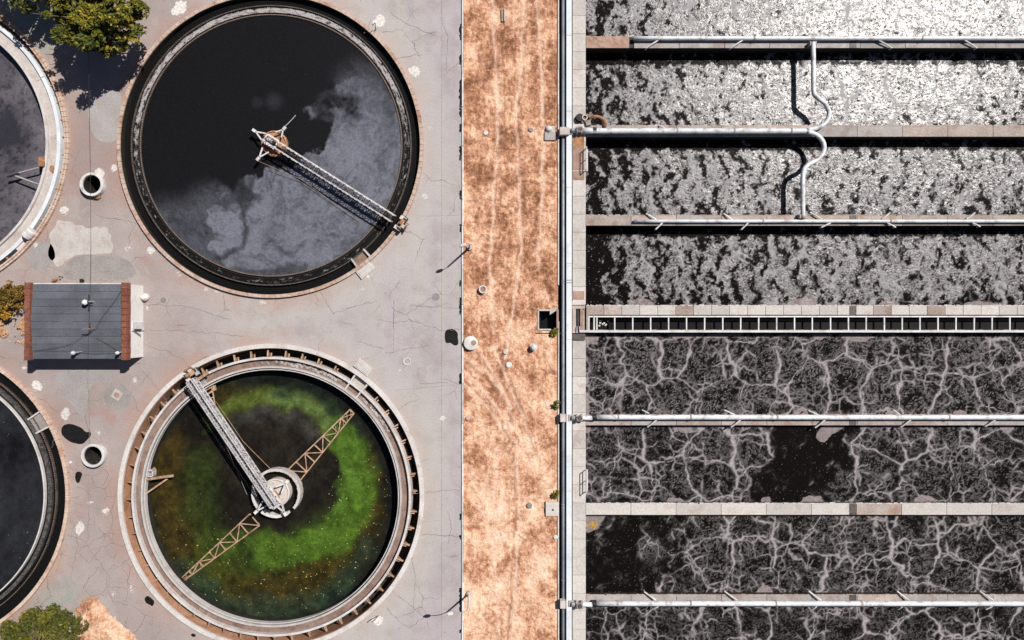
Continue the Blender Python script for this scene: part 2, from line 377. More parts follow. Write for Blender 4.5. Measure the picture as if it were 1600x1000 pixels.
# ------------------------------------------------------------------ ground: pavement with tank pits, dirt strip, far ground
bm = bmesh.new()
def loop(pts):
    vs = [bm.verts.new((*p, 0)) for p in pts]
    for i in range(len(vs)): bm.edges.new((vs[i], vs[(i + 1) % len(vs)]))
loop(gp([(-900, -1200), (721, -1200), (721, 2200), (-900, 2200)]))
for cx, cy in TANKS:
    c = ground_pt(cx, cy); loop([(c.x + 235 * S * math.cos(2 * math.pi * k / 200), c.y + 235 * S * math.sin(2 * math.pi * k / 200)) for k in range(200)])
for cx, cy in ((142, 288), (145, 712)):
    c = ground_pt(cx, cy); loop([(c.x + 16 * S * math.cos(2 * math.pi * k / 40), c.y + 16 * S * math.sin(2 * math.pi * k / 40)) for k in range(40)])
bmesh.ops.triangle_fill(bm, use_beauty=True, use_dissolve=False, edges=bm.edges[:], normal=(0, 0, 1))
me = bpy.data.meshes.new('pavement'); bm.to_mesh(me); bm.free(); me.materials.append(MT['pavement'])
pavement = bpy.data.objects.new('pavement', me); sc.collection.objects.link(pavement)
tag(pavement, 'cracked pinkish grey paving between the round tanks', 'pavement', kind='structure')
def in_pit(x, y): return (x > 840) & (x < 872) & (y > 484) & (y < 516)
xs = np.arange(724.5, 872.6, 2.0); xs[-1] = 872
ys = np.concatenate([[-1200, -600, -200], np.arange(-40, 1042, 2.0), [1250, 1600, 2200]])
def dirtz(X, Y):
    z = (fbm(X / 18, Y / 18, 5) - .5) * .30 + (fbm(X / 3, Y / 3, 3) - .5) * .13 + .10 * np.sin((Y + .25 * X + 26 * fbm(X / 22, Y / 22, 3)) / 3.6) * sstep(150, 230, Y) * sstep(470, 380, Y) * fbm(X / 30, Y / 20, 2)
    return np.where((X < 727) | (X > 869), -.03, z * sstep(725, 735, X) * sstep(872, 862, X) - .02)
dirt, DX, DY = grid_mesh('dirt_strip', xs, ys, 'dirt', dirtz, lambda x, y: ~in_pit(x, y))
wx = DX + (fbm(DX / 14, DY / 14, 3) - .5) * 7; tr = np.zeros_like(DX)
for pts in ([(724, 556), (760, 580), (790, 620), (815, 690)], [(724, 580), (752, 606), (780, 640), (800, 670)], [(726, 600), (765, 640), (800, 690)],
            [(770, 540), (790, 590), (812, 640), (835, 700)], [(745, 540), (775, 590), (800, 640)], [(806, 690), (812, 800), (800, 1000)],
            [(776, 700), (770, 850), (782, 1000)], [(770, 0), (778, 200), (765, 420), (772, 520)], [(820, 0), (806, 180), (815, 380), (790, 560)], [(840, 0), (850, 200), (842, 420)]):
    d = seg_dist(wx, DY, pts); tr = np.maximum(tr, sstep(4.4, .5, d) * (.55 + 1.1 * (fbm(DX / 9, DY / 9, 3) - .3)) * (.75 + .25 * np.sin(d * 2.4)))
setattr_f(dirt.data, 'track', np.clip(tr, 0, 1))
rut = np.zeros_like(DX)
for pts in ([(728, 566), (762, 592), (792, 634), (812, 694)], [(724, 592), (752, 620), (780, 655), (798, 690)], [(778, 548), (800, 600), (822, 660), (840, 720)], [(800, 690), (806, 800), (794, 1000)], [(782, 0), (790, 200), (776, 420)], [(826, 0), (814, 180), (822, 380)]):
    rut = np.maximum(rut, sstep(2.6, .4, seg_dist(wx, DY, pts)) * sstep(.38, .55, fbm(DX / 12, DY / 16, 3)))
rut = np.maximum(rut, sstep(1, 0, np.hypot((DX - 786) / 9, (DY - 134) / 11) + fbm(DX / 6, DY / 6, 3) - .3))
setattr_f(dirt.data, 'rut', rut)
tag(dirt, 'strip of orange dry earth with dead grass and faint tyre tracks', 'dirt strip', kind='structure')
m = MB()
FAR = 30000
m.addv([ground_pt(*p, -.02) for p in ((-FAR, -FAR), (FAR, -FAR), (FAR, -1200), (-FAR, -1200))], [(3, 2, 1, 0)])
m.addv([ground_pt(*p, -.02) for p in ((-FAR, 2200), (FAR, 2200), (FAR, FAR), (-FAR, FAR))], [(3, 2, 1, 0)])
m.addv([ground_pt(*p, -.02) for p in ((-FAR, -1200), (-900, -1200), (-900, 2200), (-FAR, 2200))], [(3, 2, 1, 0)])
m.addv([ground_pt(*p, -.02) for p in ((2200, -1200), (FAR, -1200), (FAR, 2200), (2200, 2200))], [(3, 2, 1, 0)])
tag(m.build('ground', 'dirt'), 'dry open ground reaching away beyond the plant', 'ground', kind='structure')
# white kerb between pavement and dirt
kerb = thing('kerb', ground_pt(723, 500), 'thin white kerb along the edge of the orange dirt strip', 'kerb', kind='structure')
yy = -420
src = MB().box((0, 0, .03), (2.4 * S, 61.2 * S, .30), bev=.02).build('kerb_stone', 'white', kerb, world=False)
src.location = ((723 - 723) * S, (500 - yy) * S, 0)
while yy < 1400:
    yy += 61.8; inst(src, kerb, (random.uniform(-.02, .02), (500 - yy) * S, random.uniform(-.01, .01)))
m = MB()  # dark flakes stand in for the broken shadow left of the kerb
for y0, y1 in ((40, 62), (88, 100), (126, 182), (196, 204), (230, 250), (300, 312), (352, 360), (440, 446), (466, 490), (585, 600), (805, 812), (838, 842), (920, 956), (985, 990)):
    y_ = y0
    while y_ < y1:
        m.prism(gp(blob(719.6 + random.uniform(-.8, .8), y_, random.uniform(1.2, 2.2), random.uniform(1.6, 3.2), 7, .4)), .002, .006 + .03 * random.random()); y_ += 2.6
tag(m.build('kerb_shade', 'tar', pavement), kind='stuff')

# --- patches and stains let into the pavement
def patch(name, pts, mat, z=.005, label=None):
    o = MB().prism(gp(pts), .0, z).build(name, mat, pavement)
    if label: o['label'] = label
    return o
def smooth_poly(pts, it=2, jit=0.0):
    for _ in range(it):
        q = []
        for i in range(len(pts)):
            a, b = pts[i], pts[(i + 1) % len(pts)]
            q += [(a[0] * .75 + b[0] * .25 + random.uniform(-jit, jit), a[1] * .75 + b[1] * .25 + random.uniform(-jit, jit)),
                  (a[0] * .25 + b[0] * .75 + random.uniform(-jit, jit), a[1] * .25 + b[1] * .75 + random.uniform(-jit, jit))]
        pts = q
    return pts
patch('concrete_patch', smooth_poly([(141, 160), (160, 142), (180, 138), (192, 150), (188, 185), (183, 223), (158, 223), (143, 208), (137, 180)], 2, .3), 'lightpatch')
patch('concrete_patch', smooth_poly([(90, 342), (101, 346), (110, 345), (118, 352), (128, 351), (136, 358), (147, 355), (151, 354), (157, 357), (164, 353), (170, 357), (168, 363), (175, 367), (172, 374), (178, 382), (175, 397), (160, 396), (150, 398), (122, 397), (108, 404), (98, 413), (90, 418), (84, 408), (76, 404), (74, 392), (80, 380), (76, 366), (86, 356)], 1, .9), 'palepatch')
patch('concrete_patch', smooth_poly([(122, 399), (168, 400), (200, 404), (215, 424), (205, 438), (110, 440), (98, 428), (104, 410)], 2, .5), 'greypatch')
patch('concrete_patch', smooth_poly([(40, 390), (72, 372), (90, 396), (80, 412), (55, 424), (44, 410)], 2, .8), 'lightpatch')
patch('concrete_patch', [(183 + 21 * math.cos(t * .3), 620 + 20 * math.sin(t * .3)) for t in range(21)], 'greypatch', .005, 'round grey patch around the square manhole')
patch('concrete_patch', smooth_poly([(85, 580), (120, 577), (190, 582), (176, 600), (140, 596), (132, 660), (120, 640), (92, 610)], 2, .6), 'lightpatch', .004)
for pts in ([(696, 516), (702, 514), (710, 514), (716, 521), (715, 530), (717, 538), (710, 541), (704, 535), (697, 537), (694, 528)],
            [(95, 672), (100, 663), (112, 662), (128, 668), (134, 676), (141, 674), (143, 680), (134, 690), (128, 695), (112, 692), (103, 686), (97, 680)],
            [(118, 738), (124, 736), (129, 740), (127, 746), (124, 755), (119, 754), (117, 746)], [(225, 936), (230, 930), (236, 934), (242, 940), (239, 948), (232, 944), (228, 942)],
            [(297, 992), (302, 989), (307, 993), (303, 996)]):
    patch('tar_patch', smooth_poly(pts, 2, .25), 'tar', .006)
CR = [(594, 32, 12, 14, .92), (649, 112, 11, 12, .9), (282, 14, 17, 15, .8), (100, 330, 10, 10, .7), (178, 263, 8, 10, .55), (155, 268, 9, 8, .95), (200, 388, 12, 7, .35), (235, 392, 8, 7, .9),
      (59, 602, 13, 13, .75), (102, 648, 11, 16, .75), (211, 594, 6, 9, .5), (154, 676, 8, 7, .3), (125, 823, 9, 17, .75), (165, 799, 9, 10, .55), (142, 785, 9, 5, .3), (206, 917, 9, 14, .45), (178, 928, 6, 6, .25),
      (663, 307, 8, 8, .6), (672, 200, 7, 9, .3), (566, 452, 11, 8, .4), (410, 472, 10, 6, .55), (636, 565, 6, 6, .0), (625, 578, 8, 9, .4), (691, 654, 8, 6, .7), (590, 970, 11, 9, .9), (322, 452, 9, 7, .5), (280, 427, 9, 9, .4),
      (230, 480, 7, 10, .35), (56, 383, 5, 6, .7), (38, 575, 6, 6, .4), (575, 432, 3, 3, .8), (228, 464, 4, 6, .9), (300, 435, 10, 6, .3), (338, 455, 8, 5, .25), (110, 722, 3, 2, .8)]
for (x, y, rx, ry, d) in CR:
    if d <= 0: continue
    m = MB(); zz = .007; q = .72 if d > .5 else .4
    if d > .45:
        for e in range(3): m.prism(gp(blob(x + random.uniform(-.25, .25) * rx, y + random.uniform(-.25, .25) * ry, rx * q * random.uniform(.6, 1) * min(1, d + .1), ry * q * random.uniform(.6, 1) * min(1, d + .1), 34, .34)), .0, zz); zz += .0008
    k = int(16 + 70 * d); gx, gy = random.gauss(0, .3), random.gauss(0, .3)
    for i in range(k):
        ux, uy = random.gauss(gx * .6, .46), random.gauss(gy * .6, .46); f_ = max(.2, 1.1 - math.hypot(ux, uy))
        m.prism(gp(blob(x + rx * ux, y + ry * uy, random.uniform(.3, 1.5) * f_ * (.7 + d * .6), random.uniform(.3, 1.3) * f_ * (.7 + d * .6), 7, .6)), .0, zz); zz += .0002
    m.build('white_stain', 'crust', pavement)
m = MB()
JOINTS = [([(690, -30), (690, 1030)]), ([(615, 470), (615, 552)]), ([(616, 610), (722, 600)]), ([(655, 338), (722, 336)]), ([(640, 478), (722, 482)]), ([(658, 835), (722, 838)]), ([(139, 575), (139, 700)])]
def crack(pts, w=.30, jit=1.7):
    P = [Vector(p) for p in pts]; out = []
    for a, b in zip(P[:-1], P[1:]):
        n_ = max(2, int((b - a).length / 5))
        for i in range(n_): out.append(a.lerp(b, i / n_) + Vector((random.uniform(-jit, jit), random.uniform(-jit, jit))))
    out.append(P[-1])
    for a, b in zip(out[:-1], out[1:]):
        d = (b - a); nn = Vector((-d.y, d.x)).normalized() * (w * random.uniform(.5, 1.2))
        q = [a + nn, b + nn, b - nn, a - nn]; m.addv([ground_pt(v.x, v.y, .009) for v in q], [(0, 1, 2, 3)])
for pts in ([(230, 542), (262, 548), (285, 562), (294, 573)], [(500, 455), (520, 490), (560, 478), (590, 470)], [(640, 475), (672, 480), (700, 474)], [(610, 462), (622, 440), (620, 450)],
            [(610, 920), (640, 945), (660, 962)], [(590, 500), (615, 505), (640, 500), (690, 516), (718, 515)], [(600, 552), (640, 545), (670, 540)], [(616, 515), (616, 470)], [(560, 535), (600, 545)],
            [(605, 950), (625, 972), (640, 980), (662, 965)], [(580, 30), (570, 50), (590, 45)], [(610, 20), (640, 40), (680, 55)], [(690, 28), (700, 60), (696, 110)], [(600, 70), (620, 90), (660, 85)],
            [(215, 570), (250, 610), (260, 625)], [(120, 760), (140, 770), (140, 800), (136, 850), (142, 860), (175, 850), (205, 855)], [(110, 905), (118, 870), (122, 850), (118, 832)], [(104, 835), (135, 848)],
            [(142, 860), (160, 885), (172, 905), (168, 925), (178, 940), (200, 945)], [(160, 880), (135, 910), (130, 920)], [(136, 575), (140, 640), (139, 700)], [(60, 620), (100, 650), (80, 700)], [(240, 475), (300, 480), (360, 500)],
            [(232, 515), (300, 518), (380, 525)], [(180, 770), (174, 800), (178, 850)], [(688, 590), (715, 600), (720, 596)], [(655, 600), (700, 598)], [(640, 850), (650, 900), (646, 950)], [(660, 835), (720, 838)], [(645, 770), (720, 765)], [(205, 610), (215, 640), (240, 660)],
            [(700, 800), (705, 830), (700, 850)], [(150, 720), (170, 740), (160, 760)]):
    crack(pts)
for pts in JOINTS: crack(pts, .16, .25)
tag(m.build('crack', 'crack', pavement), kind='stuff')

# ------------------------------------------------------------------ tanks
def ring_water(name, c, r0, r1, z, mat, nr=14, na=360, flow=None):
    rr = np.linspace(r0, r1, nr); aa = np.linspace(0, 2 * np.pi, na, endpoint=False)
    A, RR = np.meshgrid(aa, rr); X = RR * np.cos(A); Y = RR * np.sin(A)
    V = np.stack([X * S + c.x, Y * S + c.y, np.full_like(X, z)], -1).reshape(-1, 3)
    i = np.arange(nr * na).reshape(nr, na); j = np.roll(i, -1, 1)
    F = np.stack([i[:-1], i[1:], j[1:], j[:-1]], -1).reshape(-1, 4)
    me = bpy.data.meshes.new(name); me.from_pydata(V.tolist(), [], F.tolist()); me.update(); me.materials.append(MT[mat])
    o = bpy.data.objects.new(name, me); sc.collection.objects.link(o)
    return o, A.ravel(), RR.ravel(), (V[:, 0] / S + 800), (500 - V[:, 1] / S)
def rim_mesh(m, r0, r1, z0, z1, n, gap=.12, a0=0, a1=360):
    st = (a1 - a0) / n
    for k in range(n):
        j = random.uniform(-.012, .012); b = a0 + k * st
        m.ring((0, 0), r0 * S, r1 * S, z0, z1 + j, 3, b + gap * .5, b + st - gap * .5)
    m.ring((0, 0), (r0 + .5) * S, (r1 - .5) * S, z0, z1 - .06, 180)

LBL = ['black round settling tank with grey scum film, top middle', 'round settling tank holding bright green algae water, bottom middle',
       'round tank cut by the left edge with dry white launder, beside the tree', 'round tank of dark speckled water cut by the left edge, lower left']
tanks = []
for i, (cx, cy) in enumerate(TANKS):
    c = W(cx, cy, .2); c.z = 0
    tanks.append(thing('settling_tank', c, LBL[i], 'tank', 'round settling tanks'))
TA, TB, TC, TD = tanks
def add_box_walls(T, a, r0, r1, da, z0, z1, mat='rimwhite', floor=None):       # two radial walls of an outlet box
    for sgn in (-1, 1):
        t = R(a + sgn * da); m = MB(); m.beam(Vector((r0 * S * math.cos(t), r0 * S * math.sin(t), (z0 + z1) / 2)), Vector((r1 * S * math.cos(t), r1 * S * math.sin(t), (z0 + z1) / 2)), 2.4 * S, z1 - z0)
        m.build('outlet_wall', mat, T, world=False)
    if floor:
        m = MB(); m.ring((0, 0), r0 * S, r1 * S, -1.2, floor[0], 8, a - da + .4, a + da - .4); m.build('outlet_floor', floor[1], T, world=False)
# tank A (running, dark)
m = MB(); rim_mesh(m, 233.2, 238.5, -.25, .42, 168); m.build('rim', 'rim', TA, world=False)
MB().ring((0, 0), 232.9 * S, 238.2 * S, -1.5, .24, 240).build('rim_wall', 'darkwall', TA, world=False)
MB().ring((0, 0), 217.6 * S, 219.2 * S, -1, -.02, 240).build('weir_wall', 'weir', TA, world=False)
m = MB()
for k in range(420): m.box((218.4 * S * math.cos(k * 2 * math.pi / 420), 218.4 * S * math.sin(k * 2 * math.pi / 420), .01), (.11, .14, .12), k * 2 * math.pi / 420)
tag(m.build('weir_tooth', 'weir', TA, world=False), kind='stuff')
MB().ring((0, 0), 203.2 * S, 205.2 * S, -1, .02, 240).build('inner_weir', 'weir', TA, world=False)
m = MB()
for k in range(380): m.box((204.1 * S * math.cos(k * 2 * math.pi / 380), 204.1 * S * math.sin(k * 2 * math.pi / 380), .04), (.10, .12, .08), k * 2 * math.pi / 380)
tag(m.build('weir_tooth', 'trough', TA, world=False), kind='stuff')
MB().ring((0, 0), 207.2 * S, 207.9 * S, -1, -.03, 240).build('scum_baffle', 'darkwall', TA, world=False)
add_box_walls(TA, -51.5, 217, 233, 3.2, -.8, .15, 'concrete', (-.22, 'trough'))
# tank D (running, dark)
m = MB(); rim_mesh(m, 233.2, 238.5, -.25, .42, 168); m.build('rim', 'rim', TD, world=False)
MB().ring((0, 0), 232.9 * S, 238.2 * S, -1.5, .24, 240).build('rim_wall', 'darkwall', TD, world=False)
MB().ring((0, 0), 214.6 * S, 215.5 * S, -1, -.05, 240).build('scum_baffle', 'weir', TD, world=False)
m = MB()
for k in range(400): m.box((215 * S * math.cos(k * 2 * math.pi / 400), 215 * S * math.sin(k * 2 * math.pi / 400), -.03), (.08, .09, .08), k * 2 * math.pi / 400)
tag(m.build('weir_tooth', 'trough', TD, world=False), kind='stuff')
MB().ring((0, 0), 203.0 * S, 208.5 * S, -1, -.02, 240).build('weir_wall', 'wetgrey', TD, world=False)
MB().ring((0, 0), 196.2 * S, 198.0 * S, -1, .05, 240).build('inner_weir', 'rimwhite', TD, world=False)
add_box_walls(TD, 31.0, 208, 232, 3.4, -.8, .1, 'concrete', (-.2, 'greypatch'))
# tank B (drained launder, green)
m = MB(); rim_mesh(m, 231.6, 238.5, -.2, .40, 60, .04); m.build('rim', 'rimwhite', TB, world=False)
MB().ring((0, 0), 231.2 * S, 238.2 * S, -2.8, .16, 240).build('rim_wall', 'rustfloor', TB, world=False)
MB().ring((0, 0), 216.0 * S, 231.6 * S, -2.7, -2.45, 240).build('annulus_floor', 'darkwall', TB, world=False)  # floor coloured near black to deepen the shade in the annulus
MB().ring((0, 0), 214.4 * S, 217.8 * S, -2.6, .28, 240).build('launder_outer_wall', 'rimwhite', TB, world=False)
MB().ring((0, 0), 203.0 * S, 214.2 * S, -1.6, -.28, 240).build('launder_floor', 'trough', TB, world=False)
MB().ring((0, 0), 200.4 * S, 203.4 * S, -1.6, .28, 240).build('launder_inner_wall', 'rimwhite', TB, world=False)
MB().ring((0, 0), 197.4 * S, 198.8 * S, -.45, .16, 240).build('scum_baffle', 'rimwhite', TB, world=False)
MB().ring((0, 0), 198.9 * S, 200.3 * S, -3.2, -.2, 200).build('tank_wall', 'darkwall', TB, world=False)
add_box_walls(TB, 52.5, 203, 231, 3.0, -1.4, .2, 'rimwhite', (-.35, 'concrete'))
m = MB(); m.beam((217 * S, 0, -.05), (228.5 * S, 0, -.30), .17, .2); m.beam((217 * S, -4.2 * S, -.35), (223.5 * S, -4.0 * S, -.55), .14, .18)
m.beam((218 * S, -.0, -.9), (226 * S, 0, -.3), .12)
br = m.build('bracket', 'tan', TB, world=False); k = 0
for a in np.arange(2, 360, 6.9):
    if abs(a - 52.5) < 5.5 or abs(a - 125) < 4: continue
    if k == 0: br.rotation_euler.z = R(a); k = 1
    else: inst(br, TB, rz=R(a + random.uniform(-.25, .25)))
# sludge lumps in the launder at the upper right
m = MB()
for a in np.arange(28, 96, .55):
    if 48 < a < 57: continue
    rr = random.uniform(205, 212); p = (rr * S * math.cos(R(a)), rr * S * math.sin(R(a)), -.27)
    if random.random() < (.85 if 30 < a < 82 else .4): m.lathe(p, [(random.uniform(.08, .30), 0), (random.uniform(.08, .2), .1), (.01, .15)], 6)
tag(m.build('sludge', 'slabgrey', TB, world=False), kind='stuff')
# tank C (dry white launder)
m = MB(); rim_mesh(m, 231.8, 234.6, -2, .42, 180, .2); rim_mesh(m, 235.4, 238.5, -1, .40, 180, .2); m.build('rim', 'rim', TC, world=False)
MB().ring((0, 0), 216.0 * S, 231.6 * S, -1.75, -1.45, 240).build('annulus_floor', 'trough', TC, world=False)
MB().ring((0, 0), 219.4 * S, 225.0 * S, -1.6, .26, 240).build('launder_outer_wall', 'conduit', TC, world=False)
MB().ring((0, 0), 205.4 * S, 219.2 * S, -1.6, -.02, 240).build('launder_floor', 'silt', TC, world=False)
MB().ring((0, 0), 201.6 * S, 205.2 * S, -1.6, .26, 240).build('launder_inner_wall', 'rimwhite', TC, world=False)
MB().ring((0, 0), 199.9 * S, 201.0 * S, -1.2, .02, 240).build('scum_baffle', 'rimwhite', TC, world=False)
m = MB(); m.ring((0, 0), 219.3 * S, 231.6 * S, -1.4, -.02, 10, -47, -41); m.build('outlet_floor', 'silt', TC, world=False)
k = 0
for a in np.arange(-66, 40, 6.9):
    if -48 < a < -40: continue
    if k == 0: bc = inst(br, TC, rz=R(a)); bc.name = 'bracket'; k = 1; bc.location.x = 0; 
    else: inst(br, TC, rz=R(a))
for ch in list(TC.children):
    if ch.name.startswith('bracket'): ch.scale = (1.02, 1.0, 1.0)
# --- waters
ca = wloc(TA)
o, A_, R_, px_, py_ = ring_water('water', ca, 219, 231.8, -.40, 'black', 3, 180); tag(o, 'black still water under the rim of the top middle tank', 'water', kind='structure')
o, A_, R_, px_, py_ = ring_water('water', ca, 204.8, 218, -.16, 'launder', 10, 700)
ang = np.degrees(A_) % 360                # foam rushes most at the top, fades at the bottom
fl = .36 + .58 * sstep(125, 45, np.abs((ang - 95 + 180) % 360 - 180)) + .5 * (fbm(R_ / 3 + 20 * np.cos(A_), 30 * np.sin(A_) + R_ / 9, 3) - .5)
fl *= sstep(204.8, 208.5, R_) * sstep(218, 215.5, R_)
fl *= sstep(11.2, 4, np.abs(R_ - 212.2)) ; setattr_f(o.data, 'flow', np.clip(fl, 0, 1))
av = o.data.attributes.new('along', 'FLOAT_VECTOR', 'POINT'); av.data.foreach_set('vector', np.stack([A_ * 212, R_, 0 * R_], -1).astype(np.float32).ravel()); tag(o, 'foaming water running round the launder of the top middle tank', 'water', kind='structure')
o, A_, R_, X, Y = ring_water('water', ca, .3, 203.6, -.08, 'clarifier', 170, 560)
wx = X + (fbm(X / 22, Y / 22, 4) - .5) * 26 + (fbm(X / 6, Y / 6, 3) - .5) * 7; wy = Y + (fbm(X / 22 + 50, Y / 22, 4) - .5) * 26 + (fbm(X / 6, Y / 6 + 40, 3) - .5) * 7
P1 = [(480, 168), (492, 146), (520, 132), (560, 118), (600, 120), (640, 180), (640, 300), (600, 370), (520, 430), (430, 440), (350, 425), (318, 395), (322, 355), (320, 330), (335, 314), (362, 298), (378, 276), (392, 268),
      (398, 284), (420, 266), (452, 258), (492, 240), (508, 228), (516, 212), (512, 200), (500, 192), (482, 186)]
sd = poly_sdf(wx, wy, P1)
Ap = np.arctan2(Y - 226, X - 423); Rp = np.hypot(X - 423, Y - 226)
softw = 2.5 + 34 * sstep(.46, .62, fbm(X / 46 + 3, Y / 46, 3))
film = sstep(2.5, -softw, sd)
flow_ = fbm(Ap * 9 + fbm(X / 30, Y / 30, 2) * 2, Rp / 9 + fbm(X / 24, Y / 24 + 9, 3) * 5, 4)
film *= .58 + .42 * sstep(100, 210, (X - 330) * .25 + (Y - 60) * .75 + (fbm(X / 40, Y / 40, 3) - .5) * 60)
soft = sstep(62, 6, poly_sdf(X, Y, [(262, 352), (300, 350), (330, 330), (400, 300), (480, 250), (560, 130), (640, 190), (560, 420), (420, 440), (330, 412)])) * .42
soft *= sstep(2, -14, -np.hypot(X - 420, Y - 190) + 118 + (fbm(X / 30, Y / 30) - .5) * 40) 
film = np.maximum(film, soft * sstep(55, 150, Y + (X - 560) * .1 + (fbm(X / 30, Y / 30, 3) - .5) * 50))
ins = sstep(15, 4, np.abs(np.hypot((wx - 530) / 1.25, wy - 174) - 18)) * sstep(8, -6, Y - 182) ; film *= 1 - .85 * ins * (.5 + fbm(X / 5, Y / 5))
riv = sstep(9, 2, seg_dist(wx, wy, [(392, 275), (384, 300), (372, 330), (385, 360), (378, 385), (352, 402), (335, 404)])); film *= 1 - .62 * riv
film *= .74 + 1.1 * (flow_ - .47) + .30 * sstep(70, 10, np.hypot(X - 540, Y - 225)) + .25 * sstep(60, 5, np.hypot(X - 350, Y - 385)) + .5 * (fbm(X / 3.5, Y / 3.5, 3) - .5)
faint = sstep(20, 2, np.hypot(X - 428, Y - 158)) * .10 + sstep(14, 2, np.hypot(X - 402, Y - 160)) * .06
film = np.clip(film + faint, 0, 1)[:, None]
pig = np.array([.0075, .0075, .0085]) * (1 - film) + np.array([.150, .155, .190]) * film
setattr_c(o.data, 'pigment', pig); setattr_f(o.data, 'specks', .10 + .30 * film[:, 0])
tag(o, 'still black water with a drifting grey scum film in the top middle tank', 'water', kind='structure')
# B
cb = wloc(TB)
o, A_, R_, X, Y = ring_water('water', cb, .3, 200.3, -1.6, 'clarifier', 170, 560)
X = 800 + (X - 800) * H / (H + 1.6); Y = 500 + (Y - 500) * H / (H + 1.6)       # where each point of the sunken surface is seen
wx = X + (fbm(X / 26, Y / 26, 4) - .5) * 34; wy = Y + (fbm(X / 26 + 30, Y / 26, 4) - .5) * 34
def strokef(pts, w0, w1): return sstep(w0, w1, seg_dist(wx, wy, pts))
def lay(col, c, f): return col * (1 - f[:, None]) + np.array(c) * f[:, None]
pig = np.tile(np.array([.012, .0095, .007]), (len(X), 1))
tex = .55 + .9 * (fbm(X / 7, Y / 7, 4) - .25)
pig = lay(pig, (.060, .042, .006), strokef([(250, 700), (262, 800), (300, 880), (400, 930), (480, 915), (550, 860), (585, 780), (580, 700), (520, 640), (440, 600), (350, 610)], 62, 8) * tex * .8)
pig = lay(pig, (.010, .045, .024), strokef([(370, 590), (440, 600), (500, 620), (560, 670)], 26, 4) * .6)
pig = lay(pig, (.013, .045, .030), strokef([(280, 890), (340, 940), (430, 955), (520, 930), (575, 860)], 34, 6) * .5)
pig = lay(pig, (.036, .060, .009), strokef([(318, 720), (310, 780), (330, 850), (300, 800)], 40, 5) * .60 * tex)
pig = lay(pig, (.046, .085, .010), strokef([(330, 880), (400, 870), (470, 850), (520, 830)], 60, 10) * .45 * tex)
pig = lay(pig, (.085, .120, .022), strokef([(330, 660), (365, 632), (420, 622), (470, 632), (510, 665)], 20, 3) * .75 * (.6 + .6 * tex))
pig = lay(pig, (.085, .135, .042), strokef([(430, 618), (470, 628), (505, 655), (520, 668)], 18, 2) * .6)
pig = lay(pig, (.062, .120, .013), strokef([(535, 680), (560, 710), (566, 760), (548, 805), (515, 838), (465, 860), (420, 862)], 33, 13) * .97 * (.7 + .4 * tex))
pig = lay(pig, (.072, .145, .018), strokef([(540, 700), (545, 750), (530, 800)], 22, 4) * .8)
pig = lay(pig, (.052, .092, .012), strokef([(430, 855), (390, 840), (360, 850)], 30, 5) * .6)
pig = lay(pig, (.018, .014, .010), sstep(96, 62, np.hypot(wx - 425, (wy - 722) * 1.0)) * .93)
pig = lay(pig, (.075, .080, .075), strokef([(350, 690), (380, 655), (425, 642), (470, 655), (495, 690)], 20, 2) * .28)
pig = lay(pig, (.013, .011, .008), sstep(70, 45, np.hypot(wx - 430, wy - 775)) * .9)
pig = lay(pig, (.008, .008, .007), sstep(0, 1, (X - Y + 352) / 190) * sstep(160, 184, np.hypot(X - 424, Y - 776) + (fbm(X / 16, Y / 16) - .5) * 20) * .95)  # upper right edge darkened in colour to widen the rim's shadow
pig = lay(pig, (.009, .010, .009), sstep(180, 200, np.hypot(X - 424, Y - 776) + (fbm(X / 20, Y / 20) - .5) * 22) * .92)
pig *= (.72 + .7 * (fbm(X / 4, Y / 4, 3) - .3))[:, None] * (.30 + 1.4 * fbm(X / 13, Y / 13, 4))[:, None]
spk = (.25 + .85 * sstep(640, 860, Y + .45 * (X - 424))) * sstep(66, 105, np.hypot(X - 425, Y - 745)) * sstep(197, 180, np.hypot(X - 424, Y - 776))
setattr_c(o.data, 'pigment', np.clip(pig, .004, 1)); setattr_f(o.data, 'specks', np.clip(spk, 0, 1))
tag(o, 'green algae water swirling in the bottom middle tank', 'water', kind='structure')
# C, D
o, A_, R_, X, Y = ring_water('water', wloc(TC), .3, 200.4, -1.0, 'clarifier', 90, 400)
f = np.clip(.66 + .8 * (fbm(X / 30, Y / 30, 5) - .5) + .55 * (fbm(X / 9, Y / 9, 4) - .5) - .35 * sstep(.60, .70, fbm(X / 6 + 40, Y / 6, 3)) - .55 * sstep(60, 5, np.hypot(X - 0, (Y - 215) * .55)), .08, 1)[:, None]
setattr_c(o.data, 'pigment', np.array([.02, .02, .028]) * (1 - f) + np.array([.150, .135, .155]) * f); setattr_f(o.data, 'specks', .0 * X + .05)
tag(o, 'flat grey scummed water in the tank beside the tree', 'water', kind='structure')
cd = wloc(TD)
o, A_, R_, X, Y = ring_water('water', cd, .3, 196.6, -.15, 'clarifier', 90, 400)
f = np.clip(.62 + 1.1 * (fbm(X / 26, Y / 40, 5) - .5) + .8 * (fbm(X / 8, Y / 8, 4) - .5) - .55 * sstep(50, 0, np.abs(Y - 715 + .3 * X)), 0, 1)[:, None] * .8
setattr_c(o.data, 'pigment', np.array([.006, .006, .007]) * (1 - f) + np.array([.030, .031, .037]) * f); setattr_f(o.data, 'specks', .35 + 0 * X)
tag(o, 'dark speckled water in the lower left tank', 'water', kind='structure')
o, *_ = ring_water('water', cd, 197.8, 231.8, -.38, 'black', 4, 180); tag(o, 'black ring of water inside the rim of the lower left tank', 'water', kind='structure')

